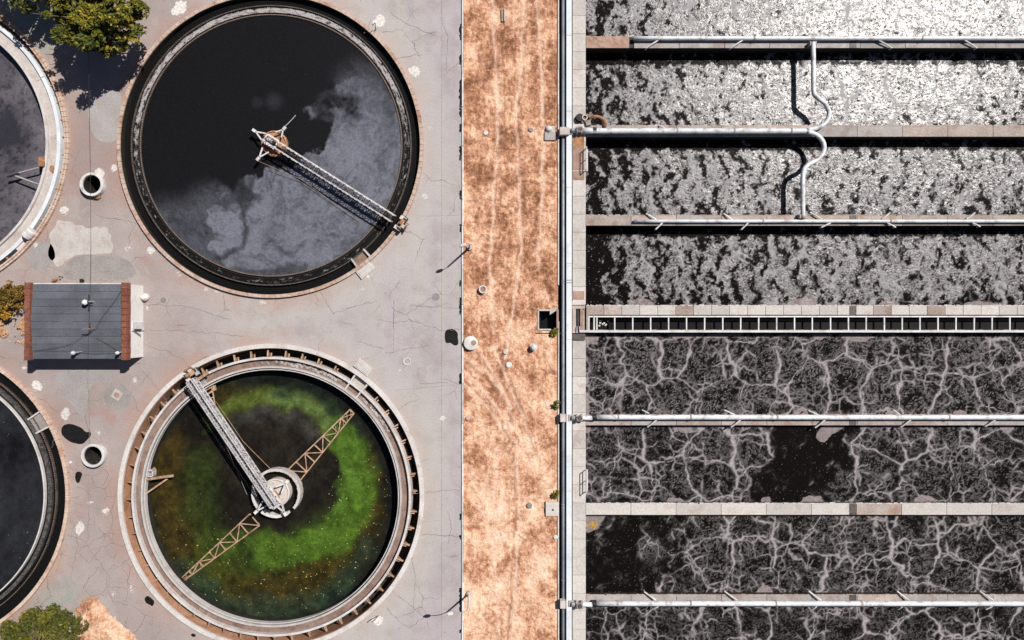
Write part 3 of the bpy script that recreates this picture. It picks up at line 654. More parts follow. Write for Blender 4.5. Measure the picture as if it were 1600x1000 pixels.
# ------------------------------------------------------------------ trusses and bridges
def truss(m, p, q, w, h, n, bar, w2=None):
    p, q = Vector(p), Vector(q); d = (q - p).normalized(); a = d.cross(Vector((0, 0, 1))).normalized(); up = Vector((0, 0, h)); w2 = w if w2 is None else w2
    def pt(t, sx, u): return p.lerp(q, t) + a * (sx * (w + (w2 - w) * t) / 2) + up * u
    for sx in (-1, 1):
        for u in (0, 1): m.beam(pt(0, sx, u), pt(1, sx, u), bar * 1.25)
    for k in range(n + 1):
        t = k / n; m.beam(pt(t, -1, 1), pt(t, 1, 1), bar * .8)
        for sx in (-1, 1): m.beam(pt(t, sx, 0), pt(t, sx, 1), bar * .7)
        if k < n:
            t2 = (k + 1) / n; s_ = 1 if k % 2 else -1
            m.beam(pt(t, -s_, 1), pt(t2, s_, 1), bar * .7); m.beam(pt(t, -s_, 0), pt(t2, s_, 0), bar * .6)
            for sx in (-1, 1): m.beam(pt(t, sx, k % 2), pt(t2, sx, 1 - k % 2), bar * .7)
# bridge on A
hA = W(425, 222, 1.2); eA = W(626, 349, 1.2)
BA = thing('scraper_bridge', (hA.x, hA.y, -.1), 'single long white truss bridge over the black tank, ending at its lower right rim', 'bridge')
d = (eA - hA).normalized(); nrm = Vector((-d.y, d.x, 0))
for sx in (-1, 1):
    m = MB(); a = hA + nrm * (sx * 5.3 * S) + d * (-9 * S); b = eA + nrm * (sx * 5.3 * S) - d * 12 * S
    m.beam(a, b, .22, .10); m.beam(a + Vector((0, 0, .95)), b + Vector((0, 0, .95)), .13)
    L = (b - a).length; n_ = 30
    for k in range(n_ + 1): q = a.lerp(b, k / n_); m.beam(q, q + Vector((0, 0, .95)), .07)
    for k in range(n_): m.beam(a.lerp(b, k / n_) + Vector((0, 0, .95 * (k % 2))), a.lerp(b, (k + 1) / n_) + Vector((0, 0, .95 * (1 - k % 2))), .06)
    m.build('truss', 'steel', BA)
m = MB()
for k in range(60):
    q = hA.lerp(eA, .08 + k * .0142); m.beam(q - nrm * 5.1 * S, q + nrm * 5.1 * S, .07, .05)
    if k % 2 == 0: m.beam(q - nrm * 5 * S, q + nrm * 5 * S + d * 4 * S, .07, .04)
tag(m.build('deck_grating', 'grate', BA), kind='stuff')
for t, w in ((.16, 3), (.24, 4), (.38, 3), (.5, 4.5), (.66, 4), (.8, 3)):
    q = hA.lerp(eA, t) + nrm * random.uniform(-2, 2) * S; MB().box((q.x, q.y, 1.32), (w * S * 2, w * S * .8, .2), math.atan2(d.y, d.x)).build('cable_tray', 'bluepipe', BA)
drum = MB().lathe((hA.x, hA.y, -.2), [(20 * S, 0), (20 * S, .75), (18.2 * S, .8), (18 * S, .65), (12 * S, .62), (.02, .62)], 32).build('hub_drum', 'rust', BA)
fr = MB(); 
for s1, s2 in (((-11, -6.5), (9, -6.5)), ((-11, 6.5), (9, 6.5)), ((-11, -6.5), (-11, 6.5)), ((9, -6.5), (9, 6.5))):
    a = hA + d * s1[0] * S + nrm * s1[1] * S; b = hA + d * s2[0] * S + nrm * s2[1] * S; fr.beam(a + Vector((0, 0, .1)), b + Vector((0, 0, .1)), .24, .2)
fr.build('hub_frame', 'white', BA)
m = MB(); q = hA - d * 4 * S; m.cyl((q.x, q.y), 4.6 * S, .6, 1.3, 14); m.build('drive_motor', 'concrete', BA)
m = MB(); q = hA + d * 2.5 * S; m.box((q.x, q.y, 1.0), (5 * S, 6 * S, .5), math.atan2(d.y, d.x)); m.build('gear_box', 'dark', BA)
for ex, ey in ((395.5, 203), (446, 199), (402, 250)):
    e = W(ex, ey, 1.2); dd = (hA - e).normalized(); nn = Vector((-dd.y, dd.x, 0)); m = MB()
    st = e + dd * 5 * S
    for sg in (-1, 1): m.beam(st, hA - dd * 15 * S + nn * sg * 6 * S, .16)
    m.build('stay_arm', 'white', BA)
    m = MB(); m.beam(e - dd * 1 * S, st, .34, .26); m.build('stay_cap', 'white', BA)
# end carriage of bridge A
def carriage(T, e, d, nrm, inner):
    rot = math.atan2(nrm.y, nrm.x)
    for sg, L in ((-1, 11), (1, 11)):
        q = e + nrm * sg * 8.5 * S + d * (-1.5 * S); m = MB(); m.box((q.x, q.y, .72), (6 * S, 11 * S, .42), rot, .03); m.build('wheel_box', 'rimwhite', T)
        q2 = q + d * 3 * S; m = MB(); m.tube([Vector((q2.x, q2.y, .62)) - d * .25, Vector((q2.x, q2.y, .62)) + d * .25], .36, 14); m.build('wheel', 'dark', T)
    m = MB(); q = e; m.box((q.x, q.y, .95), (15 * S, 7 * S, .3), rot, .03); m.build('end_beam', 'tan', T)
    m = MB(); q = e + nrm * 2 * S; m.tube([q + nrm * 3 * S + Vector((0, 0, .2)), q - nrm * 3 * S + Vector((0, 0, .2))], .2, 12); m.build('drive_motor', 'rust', T)
    m = MB(); q = e + d * 5 * S - nrm * 2 * S; m.box((q.x, q.y, .85), (5 * S, 4 * S, .55), rot, .03); m.build('gear_box', 'concrete', T)
    m = MB()
    for k in range(5): q = e + nrm * (k - 2) * 2.6 * S + d * 6.5 * S; m.beam((q.x, q.y, .45), (q.x + d.x * .35, q.y + d.y * .35, .9), .1)
    m.build('guard', 'rust', T)
carriage(BA, eA, d, nrm, 0)
tag(MB().tube([W(446, 197, .9), W(455, 188, .2), W(462, 180, -.05)], .035, 5).build('chain', 'steel', BA))
tag(MB().tube([W(404, 252, .9), W(470, 280, .5), W(560, 345, .1)], .025, 5).build('cable', 'tan', BA))
# bridge on B
hB = W(424, 776, 1.2); eB = W(296, 585, 1.2)
BB = thing('scraper_bridge', (hB.x, hB.y, -2.2), 'double walled white truss bridge over the green tank, ending at its upper left rim', 'bridge')
d = (eB - hB).normalized(); nrm = Vector((-d.y, d.x, 0))
for sx in (-1, 1):
    m = MB(); a = hB + nrm * sx * 4.4 * S - d * 14 * S; b = eB + nrm * sx * 4.4 * S - d * 10 * S
    truss(m, a, b, 3.3 * S, .95, 26, .10); m.build('truss', 'steel', BB)
m = MB()
for k in range(64):
    q = hB.lerp(eB, .05 + k * .0141); m.beam(q - nrm * 2.2 * S, q + nrm * 2.2 * S, .05, .05)
tag(m.build('deck_grating', 'grate', BB), kind='stuff')
carriage(BB, eB, d, nrm, 0)
m = MB(); q = eB - d * 14 * S - nrm * 9 * S; m.beam(q + nrm * 2 * S, q - nrm * 16 * S, .35, .3); m.build('outrigger', 'tan', BB)
m = MB(); m.beam(W(331, 604, .6), W(336, 632, .6), .12); m.beam(W(318, 612, .7), W(334, 603, .6), .14); m.beam(W(322, 618, .7), W(336, 608, .6), .2); m.beam(W(324, 624, .8), W(335, 620, .6), .1)
m.box(W(335, 606, .6), (3.5 * S, 8 * S, .4), .2); m.build('skimmer_frame', 'tan', BB)
m = MB()
for g in range(4):
    m.beam(W(311.5 + g * 2.2, 594.5 - g * 1.2, .35), W(316.5 + g * 2.2, 602 - g * 1.2, .35), .06)
    m.beam(W(311 + g * 1.5, 594 + g * 2.6, .35), W(318 + g * 1.5, 590 + g * 2.6, .35), .06)
m.build('step_grating', 'white', BB)
# feed well ring: broken into arcs
for a0, a1 in ((-128, -62), (-40, 148), (160, 218)):
    MB().ring((hB.x, hB.y), 34.5 * S, 38.5 * S, -2.6, -.35, 60, a0, a1, .03).build('feed_well_ring', 'rimwhite', BB)
MB().lathe((W(428, 772).x, W(428, 772).y, -2.4), [(22.5 * S, 0), (22.5 * S, 1.9), (20.5 * S, 2.0), (20 * S, 1.85), (.02, 1.85)], 36).build('hub_drum', 'silt', BB)
m = MB(); q = W(424, 775); m.prism([tuple(W(x, y))[:2] for x, y in smooth_poly([(412, 776), (420, 765), (432, 770), (436, 782), (428, 790), (416, 786)], 1)], -.6, -.49); m.build('rust_plate', 'rust', BB)
fr = MB()
for s1, s2 in (((-17, -7), (14, -7)), ((-17, 7), (14, 7)), ((-17, -7), (-17, 7)), ((14, -7), (14, 7)), ((-4, -7), (-4, 7))):
    a = hB + d * s1[0] * S + nrm * s1[1] * S; b = hB + d * s2[0] * S + nrm * s2[1] * S; fr.beam(a + Vector((0, 0, .1)), b + Vector((0, 0, .1)), .26, .2)
fr.build('hub_frame', 'white', BB)
for k, (u, r_) in enumerate(((-2, 2.6), (-7, 2.3), (3, 2.2), (-12, 1.9))):
    q = hB + d * u * S; MB().cyl((q.x, q.y), r_ * S, 1.1, 1.75, 12).build('drive_motor', ['dark', 'bluepipe', 'rust', 'concrete'][k], BB)
for ex, ey in ((450, 751.5), (447, 805), (398.5, 801.5)):
    e = W(ex, ey, .5); dd = (Vector((hB.x, hB.y, .5)) - e).normalized(); nn = Vector((-dd.y, dd.x, 0)); m = MB(); st = e + dd * 5 * S
    for sg in (-1, 1): m.beam(st, Vector((hB.x, hB.y, .5)) - dd * 12 * S + nn * sg * 6.5 * S, .17)
    m.build('stay_arm', 'white', BB); MB().beam(e - dd * 1 * S, st, .36, .26).build('stay_cap', 'white', BB)
def rake(T, pts, zz):
    (x0, y0, w0), (x1, y1, w1) = pts; m = MB(); p, q = W(x0, y0, zz), W(x1, y1, zz); d_ = (q - p).normalized(); n2 = Vector((-d_.y, d_.x, 0)); n_ = 7; P = []
    for k in range(n_ + 1):
        t = k / n_; c_ = p.lerp(q, t); w = (w0 + (w1 - w0) * t) * S / 2; P.append((c_ + n2 * w, c_ - n2 * w))
    for k in range(n_):
        m.beam(P[k][0], P[k + 1][0], .14); m.beam(P[k][1], P[k + 1][1], .14); m.beam(P[k][0], P[k][1], .13)
        m.beam(P[k][k % 2], P[k + 1][1 - k % 2], .11)
        dn = Vector((0, 0, -.7)); c_ = (P[k][0] + P[k][1]) / 2 + dn
        m.beam(P[k][0], c_, .09); m.beam(P[k][1], c_, .09); m.beam(c_, (P[k + 1][0] + P[k + 1][1]) / 2 + dn, .11)
    m.beam(P[-1][0], P[-1][1], .13)
    for k in range(5):
        c_ = p.lerp(q, .72 + .065 * k); m.beam(c_ + Vector((0, .5, .1)), c_ - Vector((0, .5, .1)), .06)
    return m.build('rake_arm', 'tan', T)
rake(BB, ((458, 744, 26), (550, 643, 9)), -1.35); rake(BB, ((398, 812, 24), (281, 909, 5)), -1.35)
MB().tube([W(338, 628, .5), W(380, 690, -.3), W(427, 737, -.8)], .03, 5).build('guy_wire', 'tan', BB)
MB().tube([W(322, 640, .3), W(355, 700, -.5), W(386, 773, -1.2)], .02, 5).build('guy_wire', 'slabgrey', BB)
# scum box on the left of tank B
t = thing('scum_box', W(235, 745, -1.6), 'small steel scum box with two tan beams on the left wall of the green tank', 'scum box')
m = MB(); c0 = W(234, 740, .1)
for (dx, dy, sx, sy) in ((-4, 0, 1.4, 9), (4, 0, 1.4, 9), (0, -4.5, 9.4, 1.4), (0, 4.5, 9.4, 1.4)): m.box((c0.x + dx * S, c0.y + dy * S, -.3), (sx * S, sy * S, .9))
m.build('box_wall', 'steel', t); MB().box((c0.x, c0.y, -.6), (7 * S, 8 * S, .1)).build('box_floor', 'bluepipe', t)
for p, q, w in (((228, 749), (271, 743), .3), ((227, 772), (262, 748), .2), ((240, 741), (241, 731), .25)):
    MB().beam(W(*p, .0), W(*q, -.9 if w < .3 else -.4), w).build('beam', 'tan', t)
# skimmer on C
t = thing('scum_box', W(66, 252, -1.0), 'rusty scum box with a thin forked arm reaching over the grey tank', 'scum box')
MB().box(W(66, 253, .3), (8 * S, 15 * S, .5), 0, .03).build('box_wall', 'rust', t)
for p, q in (((60, 262), (12, 275)), ((60, 288), (22, 274)), ): MB().tube([W(*p, .3), W(*q, .15)], .11, 6).build('skimmer_arm', 'slabgrey', t)
MB().beam(W(12, 276, .2), W(30, 271, .2), .2, .3).build('skimmer_blade', 'dark', t)
t = thing('drum', W(46, 364, 0), 'white drum lying across the launder of the tank beside the tree', 'drum')
p0, p1 = W(40, 370, .55), W(51, 360, .55); MB().tube([p0, p0.lerp(p1, .12), p1.lerp(p0, .12), p1], [.55, .62, .62, .55], 16).build('drum_body', 'white', t)
for u in (.33, .67): q = p0.lerp(p1, u); dd = (p1 - p0).normalized(); MB().tube([q - dd * .05, q + dd * .05], .65, 16).build('drum_hoop', 'rimwhite', t)
tag(MB().prism([tuple(W(x, y))[:2] for x, y in blob(82, 264, 3.2, 5.5, 10, .4)], -.02, .12).build('debris', 'rust'), 'rusty brown clump lying on the dry white launder', 'debris')

# outlet pads outside the rims
def pad(name, cx, cy, w, h, rot, label):
    c = ground_pt(cx, cy); t = thing(name, c, label, 'slab'); m = MB(); m.box((c.x, c.y, .12), (w * S, h * S, .24), R(rot), .03); m.build('slab_body', 'concrete', t)
    m = MB(); m.box((c.x, c.y, .26), (w * S * .82, h * S * .7, .05), R(rot), .01); m.build('cover_lid', 'rimwhite', t); return t
pad('concrete_pad', 571, 422, 27, 16, 39, 'pale concrete pad outside the lower right rim of the black tank')
pad('concrete_pad', 568, 574, 27, 15, -38, 'pale concrete pad outside the upper right rim of the green tank')

# ------------------------------------------------------------------ white wells, lids, vents
for (cx, cy, lbl, oy) in ((143, 288, 'open white round well with a rusty hose end beside it', 1), (145, 712, 'open white round well next to a black tar patch', -1)):
    c = W(cx, cy, .7); t = thing('well', (c.x, c.y, 0), lbl, 'well', 'open white wells')
    MB().lathe((c.x, c.y, 0), [(17.2 * S, -.2), (18.2 * S, .1), (18.4 * S, .72), (18.0 * S, .78), (14.6 * S, .78), (14.2 * S, .70), (14.2 * S, -2.6)], 48).build('well_ring', 'white', t, smooth=False)
    MB().cyl((c.x, c.y), 14.2 * S, -2.7, -1.9, 40).build('well_water', 'black', t)
    MB().ring((c.x, c.y), 13.0 * S, 14.0 * S, -2.6, .55, 40).build('well_lining', 'darkwall', t)
    m = MB(); m.tube([(c.x + 3 * S, c.y - 6 * S, -1.9), (c.x + 4 * S, c.y - 6.5 * S, -1.2), (c.x + 6 * S, c.y - 9 * S, -.9)], .28, 10); m.build('inlet_pipe', 'trough', t)
o = MB().tube([ground_pt(156, 301, .15), ground_pt(152, 306, .15), ground_pt(149.5, 312, .15), ground_pt(153, 311, .15), ground_pt(158, 307.5, .15)], .16, 8).build('hose', 'rust', None, True)
tag(o, 'short rusty bent hose on the paving beside the upper white well', 'hose')
tag(MB().cyl(ground_pt(156, 271)[:2], 7.5 * S, 0, .05, 24).build('concrete_disc', 'crust'), 'flat pale disc on the paving behind the upper white well', 'disc')
c = W(735.5, 536, .5); t = thing('well_cover', (c.x, c.y, 0), 'large white round cover with a dark hole straddling the kerb', 'cover')
MB().lathe((c.x, c.y, 0), [(11 * S, -.1), (11 * S, .55), (10.4 * S, .6), (3 * S, .66), (.02, .66)], 36).build('cover_body', 'white', t)
q = W(740, 535.5, .7); MB().cyl((q.x, q.y), 4 * S, .5, .70, 20).build('hatch', 'brownplate', t)
def vent(cx, cy, r, label, hole=True, h=.5, name='vent_pipe'):
    c = W(cx, cy, h); t = thing(name, (c.x, c.y, 0), label, 'vent'); 
    MB().lathe((c.x, c.y, 0), [(r * S, -.1), (r * S, h), (r * S * .72, h), (r * S * .7, h - .25), (.01, h - .25)], 24).build('pipe_ring', 'white', t)
    if hole: MB().cyl((c.x, c.y), r * S * .68, -.1, h - .12, 18).build('cap', 'brownplate', t)
    return t
vent(754.5, 452, 6.2, 'round vent ring with a brown cap alone in the dirt strip')
vent(636, 565, 6, 'white ring with dark centre set in the paving right of the green tank', h=.08)
c = W(834, 543, .8); t = thing('vent_pipe', (c.x, c.y, 0), 'white domed vent standing in the dirt beside the dark pit', 'vent')
MB().lathe((c.x, c.y, 0), [(2.2 * S, -.05), (2.2 * S, .55), (5 * S, .6), (4.8 * S, .72), (3 * S, .88), (.02, .95)], 20).build('dome_cap', 'white', t)
MB().cyl((c.x, c.y), 6.5 * S, -.05, .06, 20).build('concrete_base', 'concrete', t)
for (x, y, r_, mt, lb) in ((790, 549.5, 4.4, 'crust', 'white flat marker disc near the big white cover'), (795, 570, 5, 'crust', 'lowest white flat marker disc in the dirt near the cover'), (731, 653.5, 3.5, 'silt', 'pale stone at the kerb edge of the dirt'), (759, 208, 4, 'crust', 'white broken stone lying high in the dirt strip'),
                       (827, 790, 4.6, 'greypatch', 'grey round lid in the dirt left of the concrete pad'), (829.5, 203, 4, 'greypatch', 'grey round lid in the dirt left of the domed pad'), (868, 839, 3.8, 'white', 'small white block against the kerb right of the dirt')):
    m = MB(); c = ground_pt(x, y); m.lathe((c.x, c.y, 0), [(r_ * S, -.05), (r_ * S * .95, .10), (r_ * S * .7, .16), (.01, .17)], 11); tag(m.build('marker_stone' if 'lid' not in lb else 'lid', mt), lb, 'stone' if 'lid' not in lb else 'lid')
t = thing('driftwood', ground_pt(786, 24), 'two grey weathered sticks lying high in the dirt strip', 'sticks')
for dx in (-2, 1.5): MB().tube([ground_pt(786 + dx, 14, .12), ground_pt(786.5 + dx, 34, .12)], [.08, .10], 6).build('stick', 'slabgrey', t)
# square manhole
t = thing('manhole', ground_pt(183, 617), 'pale square manhole with round brown lid in a grey patch', 'manhole')
c = ground_pt(183, 617); MB().box((c.x, c.y, .03), (14.5 * S, 14.5 * S, .07), R(-32), .01).build('frame', 'palepatch', t); MB().cyl((c.x, c.y), 4.2 * S, .03, .09, 20).build('lid', 'brownplate', t)
tag(MB().cyl(ground_pt(681, 464)[:2], 6 * S, -.02, .012, 22).build('manhole_cover', 'greypatch'), 'worn round manhole cover in the paving near the kerb', 'manhole')
tag(MB().cyl(ground_pt(255, 469)[:2], 4.5 * S, -.02, .012, 22).build('manhole_cover', 'greypatch'), 'small round manhole cover right of the hut', 'manhole')

# ------------------------------------------------------------------ lamp posts and small posts
def lamp(bx, by, tx, ty, hx, hy, label, hz=4.9):
    b = ground_pt(bx, by); t = thing('lamp_post', b, label, 'lamp post', 'lamp posts along the kerb'); top = W(tx, ty, hz)
    MB().cyl((b.x, b.y), .35, -.05, .35, 10, .3).build('concrete_base', 'rimwhite', t)
    MB().tube([b + Vector((0, 0, .3)), top], [.15, .09], 8).build('pole', 'white', t)
    hd = W(hx, hy, hz + .5); mid = top.lerp(hd, .45) + Vector((0, 0, .35))
    MB().tube([top - Vector((0, 0, .1)), top.lerp(mid, .5) + Vector((0, 0, .15)), mid, hd], .045, 6).build('arm', 'slabgrey', t)
    dd = (hd - mid); dd.z = 0; dd.normalize(); m = MB()
    m.tube([hd - dd * .15, hd, hd + dd * .45, hd + dd * .75], [.08, .19, .21, .08], 10); m.build('lamp_head', 'white', t)
lamp(733, 927, 731.5, 953, 706, 958.5, 'white lamp post near the bottom of the kerb, arm over paving')
lamp(734, 387, 733.2, 380.5, 726.5, 382, 'upper white lamp post on the kerb right of the black tank')
for (x, y, x2, y2, lb) in ((591, 962, 586, 968, 'thin leaning post beside a white stain below the green tank'), (587, 47, 586, 36, 'thin bent post at the upper right rim of the black tank')):
    t = thing('marker_post', ground_pt(x, y), lb, 'post'); top = W(x2, y2, 1.6)
    MB().tube([ground_pt(x, y, 0), top], .06, 6).build('rod', 'rust', t); MB().tube([top, top + Vector((-.35, -.3, .02))], .05, 6).build('handle', 'dark', t)
t = thing('marker_post', ground_pt(98.5, 433), 'small dark post standing above the hut roof edge', 'post')
MB().lathe((*ground_pt(98.5, 433)[:2], 0), [(.04, 0), (.04, .5), (.10, .62), (.04, .8), (.01, .9)], 8).build('rod', 'dark', t)
for x, y, w, h_, mt, lb in ((130, 438.5, 5, 6, 'dark', 'small dark box against the north wall of the hut'), (88, 438.5, 10, 4, 'rust', 'rusty scrap heap against the north wall of the hut')):
    tt = MB(); c = ground_pt(x, y)
    for k in range(4): tt.box((c.x + random.uniform(-.3, .3) * w * S, c.y + random.uniform(-.2, .2) * h_ * S, .2 + .05 * k), (w * S * .55, h_ * S * .6, .4), random.random())
    tag(tt.build('scrap_heap' if 'scrap' in lb else 'equipment_box', mt), lb, 'scrap' if 'scrap' in lb else 'box')

# ------------------------------------------------------------------ hut
ZR = 3.2
x0, x1 = W(44, 0, ZR).x, W(202, 0, ZR).x; y1, y0 = W(0, 443.5, ZR).y, W(0, 560.5, ZR).y
hut = thing('pump_hut', ((x0 + x1) / 2, (y0 + y1) / 2, 0), 'small hut with blue grey roof and red coping between the left tanks', 'building')
pw = 7.6 * S
MB().box(((x0 + x1) / 2, (y0 + y1) / 2, ZR / 2 - .1), (x1 - x0 - .1, y1 - y0 - .1, ZR - .2)).build('wall', 'cream', hut)
ym = y0 + (y1 - y0) * .50; nrow = 10
for k in range(nrow):
    a = y0 + (y1 - y0) * k / nrow; b = y0 + (y1 - y0) * (k + 1) / nrow
    def rz(y): return ZR + .42 * (1 - abs(y - ym) / ((y1 - y0) / 2))
    m = MB(); lap = .035; up = (a + b) / 2 > ym
    za, zb = rz(a), rz(b)
    za += 0 if not up else lap; zb += 0 if up else lap
    if up: za, zb = rz(a), rz(b) + lap
    else: za, zb = rz(a) + lap, rz(b)
    xa, xb = x0 + pw * .9, x1 - pw * .9
    m.hexa([(xa, a, za - .15), (xb, a, za - .15), (xb, b - .03, zb - .15), (xa, b - .03, zb - .15)], [(xa, a, za), (xb, a, za), (xb, b - .03, zb), (xa, b - .03, zb)])
    m.build('roof_sheet', 'roof', hut)
m = MB(); c = W(105, 502.5, ZR + .47); m.box((c.x, c.y, ZR + .435), (16 * S, 4.5 * S, .012)); m.build('roof_patch', 'roof', hut)
for xx, nm in ((x0 + pw / 2, 0), (x1 - pw / 2, 1)):
    nb = 12; L = (y1 - y0 + .3) / nb
    src = MB().box((0, 0, 0), (pw, L - .03, 1.0), 0, .03).build('coping_brick', 'redbrick', hut, world=False); base = wloc(hut)
    for k in range(nb):
        p = (xx - base.x + random.uniform(-.02, .02), y0 - .15 + (k + .5) * L - base.y, ZR + .18 + random.uniform(-.02, .02))
        if k == 0: src.location = p
        else: inst(src, hut, p)
MB().box(((x0 + x1) / 2, y1 + .03, ZR - .02), (x1 - x0 - 2 * pw - .1, .12, .16)).build('gutter', 'white', hut)
xw = x1 + .0
m = MB(); m.box((xw + .04, W(0, 510, 1.2).y, 1.35), (.16, 13 * S, 2.6)); m.build('door', 'white', hut)
m = MB(); m.box((xw + .14, W(0, 516, 1.2).y, 1.2), (.10, .12, .25)); m.build('door_handle', 'dark', hut)
m = MB(); m.hexa([(xw + .02, W(0, 518, 2.2).y, 2.3), (xw + .9, W(0, 518, 2.2).y, 2.1), (xw + .9, W(0, 514, 2.2).y, 2.1), (xw + .02, W(0, 514, 2.2).y, 2.3)],
                 [(xw + .02, W(0, 518, 2.2).y, 2.36), (xw + .9, W(0, 518, 2.2).y, 2.16), (xw + .9, W(0, 514, 2.2).y, 2.16), (xw + .02, W(0, 514, 2.2).y, 2.36)]); m.build('door_canopy', 'dark', hut)
m = MB(); m.lathe((xw + .35, W(0, 464, 1).y, .0), [(.45, 0), (.5, .5), (.3, .85), (.02, .9)], 14); m.build('wall_lamp', 'crust', hut)
def gooseneck(x, y, r_, lb):
    c = W(x, y, ZR + 1.0); t = thing('roof_vent', (c.x, c.y, ZR + .1), lb, 'vent', 'white vents on the hut roof')
    MB().lathe((c.x, c.y, ZR + .05), [(r_ * .4 * S, 0), (r_ * .4 * S, .85), (r_ * S, .9), (r_ * S, 1.05), (r_ * .6 * S, 1.25), (.01, 1.32)], 18).build('vent_hood', 'white', t)
    MB().tube([(c.x, c.y, ZR + .9), (c.x + r_ * 1.4 * S, c.y + .1, ZR + .8), (c.x + r_ * 1.9 * S, c.y + .1, ZR + .1)], r_ * .28 * S, 8).build('vent_elbow', 'bluepipe', t)
gooseneck(132.5, 472.5, 4.1, 'largest white vent high on the hut roof'); gooseneck(114.5, 551.5, 3.1, 'white vent at the lower middle edge of the hut roof'); gooseneck(183.5, 551.5, 2.7, 'white vent at the lower right corner of the hut roof')
c = W(140, 472, ZR + .6); t = thing('roof_mast', (c.x, c.y, ZR + .1), 'dark cross shaped mast by the largest roof vent', 'mast')
MB().tube([(c.x, c.y - .9, ZR + .75), (c.x, c.y + .9, ZR + .75)], .07, 6).build('cross_bar', 'dark', t); MB().tube([(c.x, c.y, ZR + .3), (c.x, c.y, ZR + 1.1)], .09, 6).build('pole', 'dark', t); MB().tube([(c.x - .1, c.y - .15, ZR + .8), (c.x + .45, c.y - .18, ZR + .8)], .07, 6).build('insulator', 'dark', t)
c = W(147.5, 514, ZR + .5); t = thing('antenna', (c.x, c.y, ZR + .3), 'thin rusty antenna mast on the lower half of the hut roof', 'antenna')
MB().tube([(c.x, c.y, ZR + .3), (c.x - .05, c.y + .05, ZR + 2.1)], .05, 6).build('mast', 'rust', t)
for dz, L in ((1.9, .7), (1.6, .9)): MB().tube([(c.x - L, c.y - .05, ZR + dz), (c.x + .2, c.y + .02, ZR + dz)], .04, 5).build('antenna_rod', 'tan', t)
MB().tube([(c.x, c.y, ZR + 1.4), (c.x + .05, c.y + .75, ZR + 1.4)], .05, 5).build('antenna_boom', 'dark', t)
for pts, lb in (([(138, 60, 5.2), (141, 250, 4.6), (142, 380, 4.2), (140.3, 472, ZR + .85)], 'overhead cable crossing the paving above the hut to the roof mast'),
                ([(140.2, 473, ZR + .85), (138.2, 520, ZR + .55), (137.5, 560, ZR + .3)], 'cable running down the middle of the hut roof'),
                ([(145, 515, ZR + 1.0), (110, 538, ZR + .5), (82, 545, ZR + .3), (52, 548, ZR + .3)], 'dark cable sagging from the antenna to the left coping'),
                ([(149, 513, ZR + 1.0), (162, 492, ZR + .7), (178, 472, ZR + .5), (192, 450, ZR + .3)], 'dark cable rising from the antenna to the upper right coping'),
                ([(118, 550, ZR + .25), (145, 553, ZR + .2), (180, 552, ZR + .25)], 'cable linking the two lower vents of the hut roof'),
                ([(150, 528, ZR + .4), (170, 539, ZR + .3), (184, 548, ZR + .3)], 'short cable from antenna foot to lower right vent')):
    tag(MB().tube([W(*p) for p in pts], .018, 5).build('cable', 'dark'), lb, 'cable')

# ------------------------------------------------------------------ aeration basins
ZW = .25                                   # wall tops
ROWS = [(-365, -346), (-224, -206), (-83, -65), (57, 75), (196, 213), (336, 352.5), (477, 521), (648, 664.5), (786, 804.5), (929, 946.5), (1070, 1088), (1210, 1228)]
XR = 2150
JOINT = {57: 70.5, 196: 70.5, 336: 70.5, 477: 28.0, 648: 70.5, 786: 70.3, 929: 70.5}
WLAB = {57: 'pinkish basin wall carrying the top white pipe, with a brown plate', 196: 'basin wall carrying the thick white pipe that feeds the bent pipe', 336: 'basin wall with thin white pipe along its lower edge, above the rung channel',
        477: 'pale basin wall bordering the dark rung channel', 648: 'basin wall just below the foamy basin, white pipe on its upper edge', 786: 'bare pale basin wall without any pipe', 929: 'bottom basin wall with white pipe along its lower edge'}
SLABM = {57: 'slabgrey', 196: 'slabpink', 336: 'slabpink', 477: 'concrete', 648: 'slabpink', 786: 'concrete', 929: 'slabgrey'}
BAND = {57: (57, 75), 196: (196, 213.5), 336: (336, 352.5), 477: (477, 492), 648: (648, 664.5), 786: (786, 804.5), 929: (929, 946.5)}
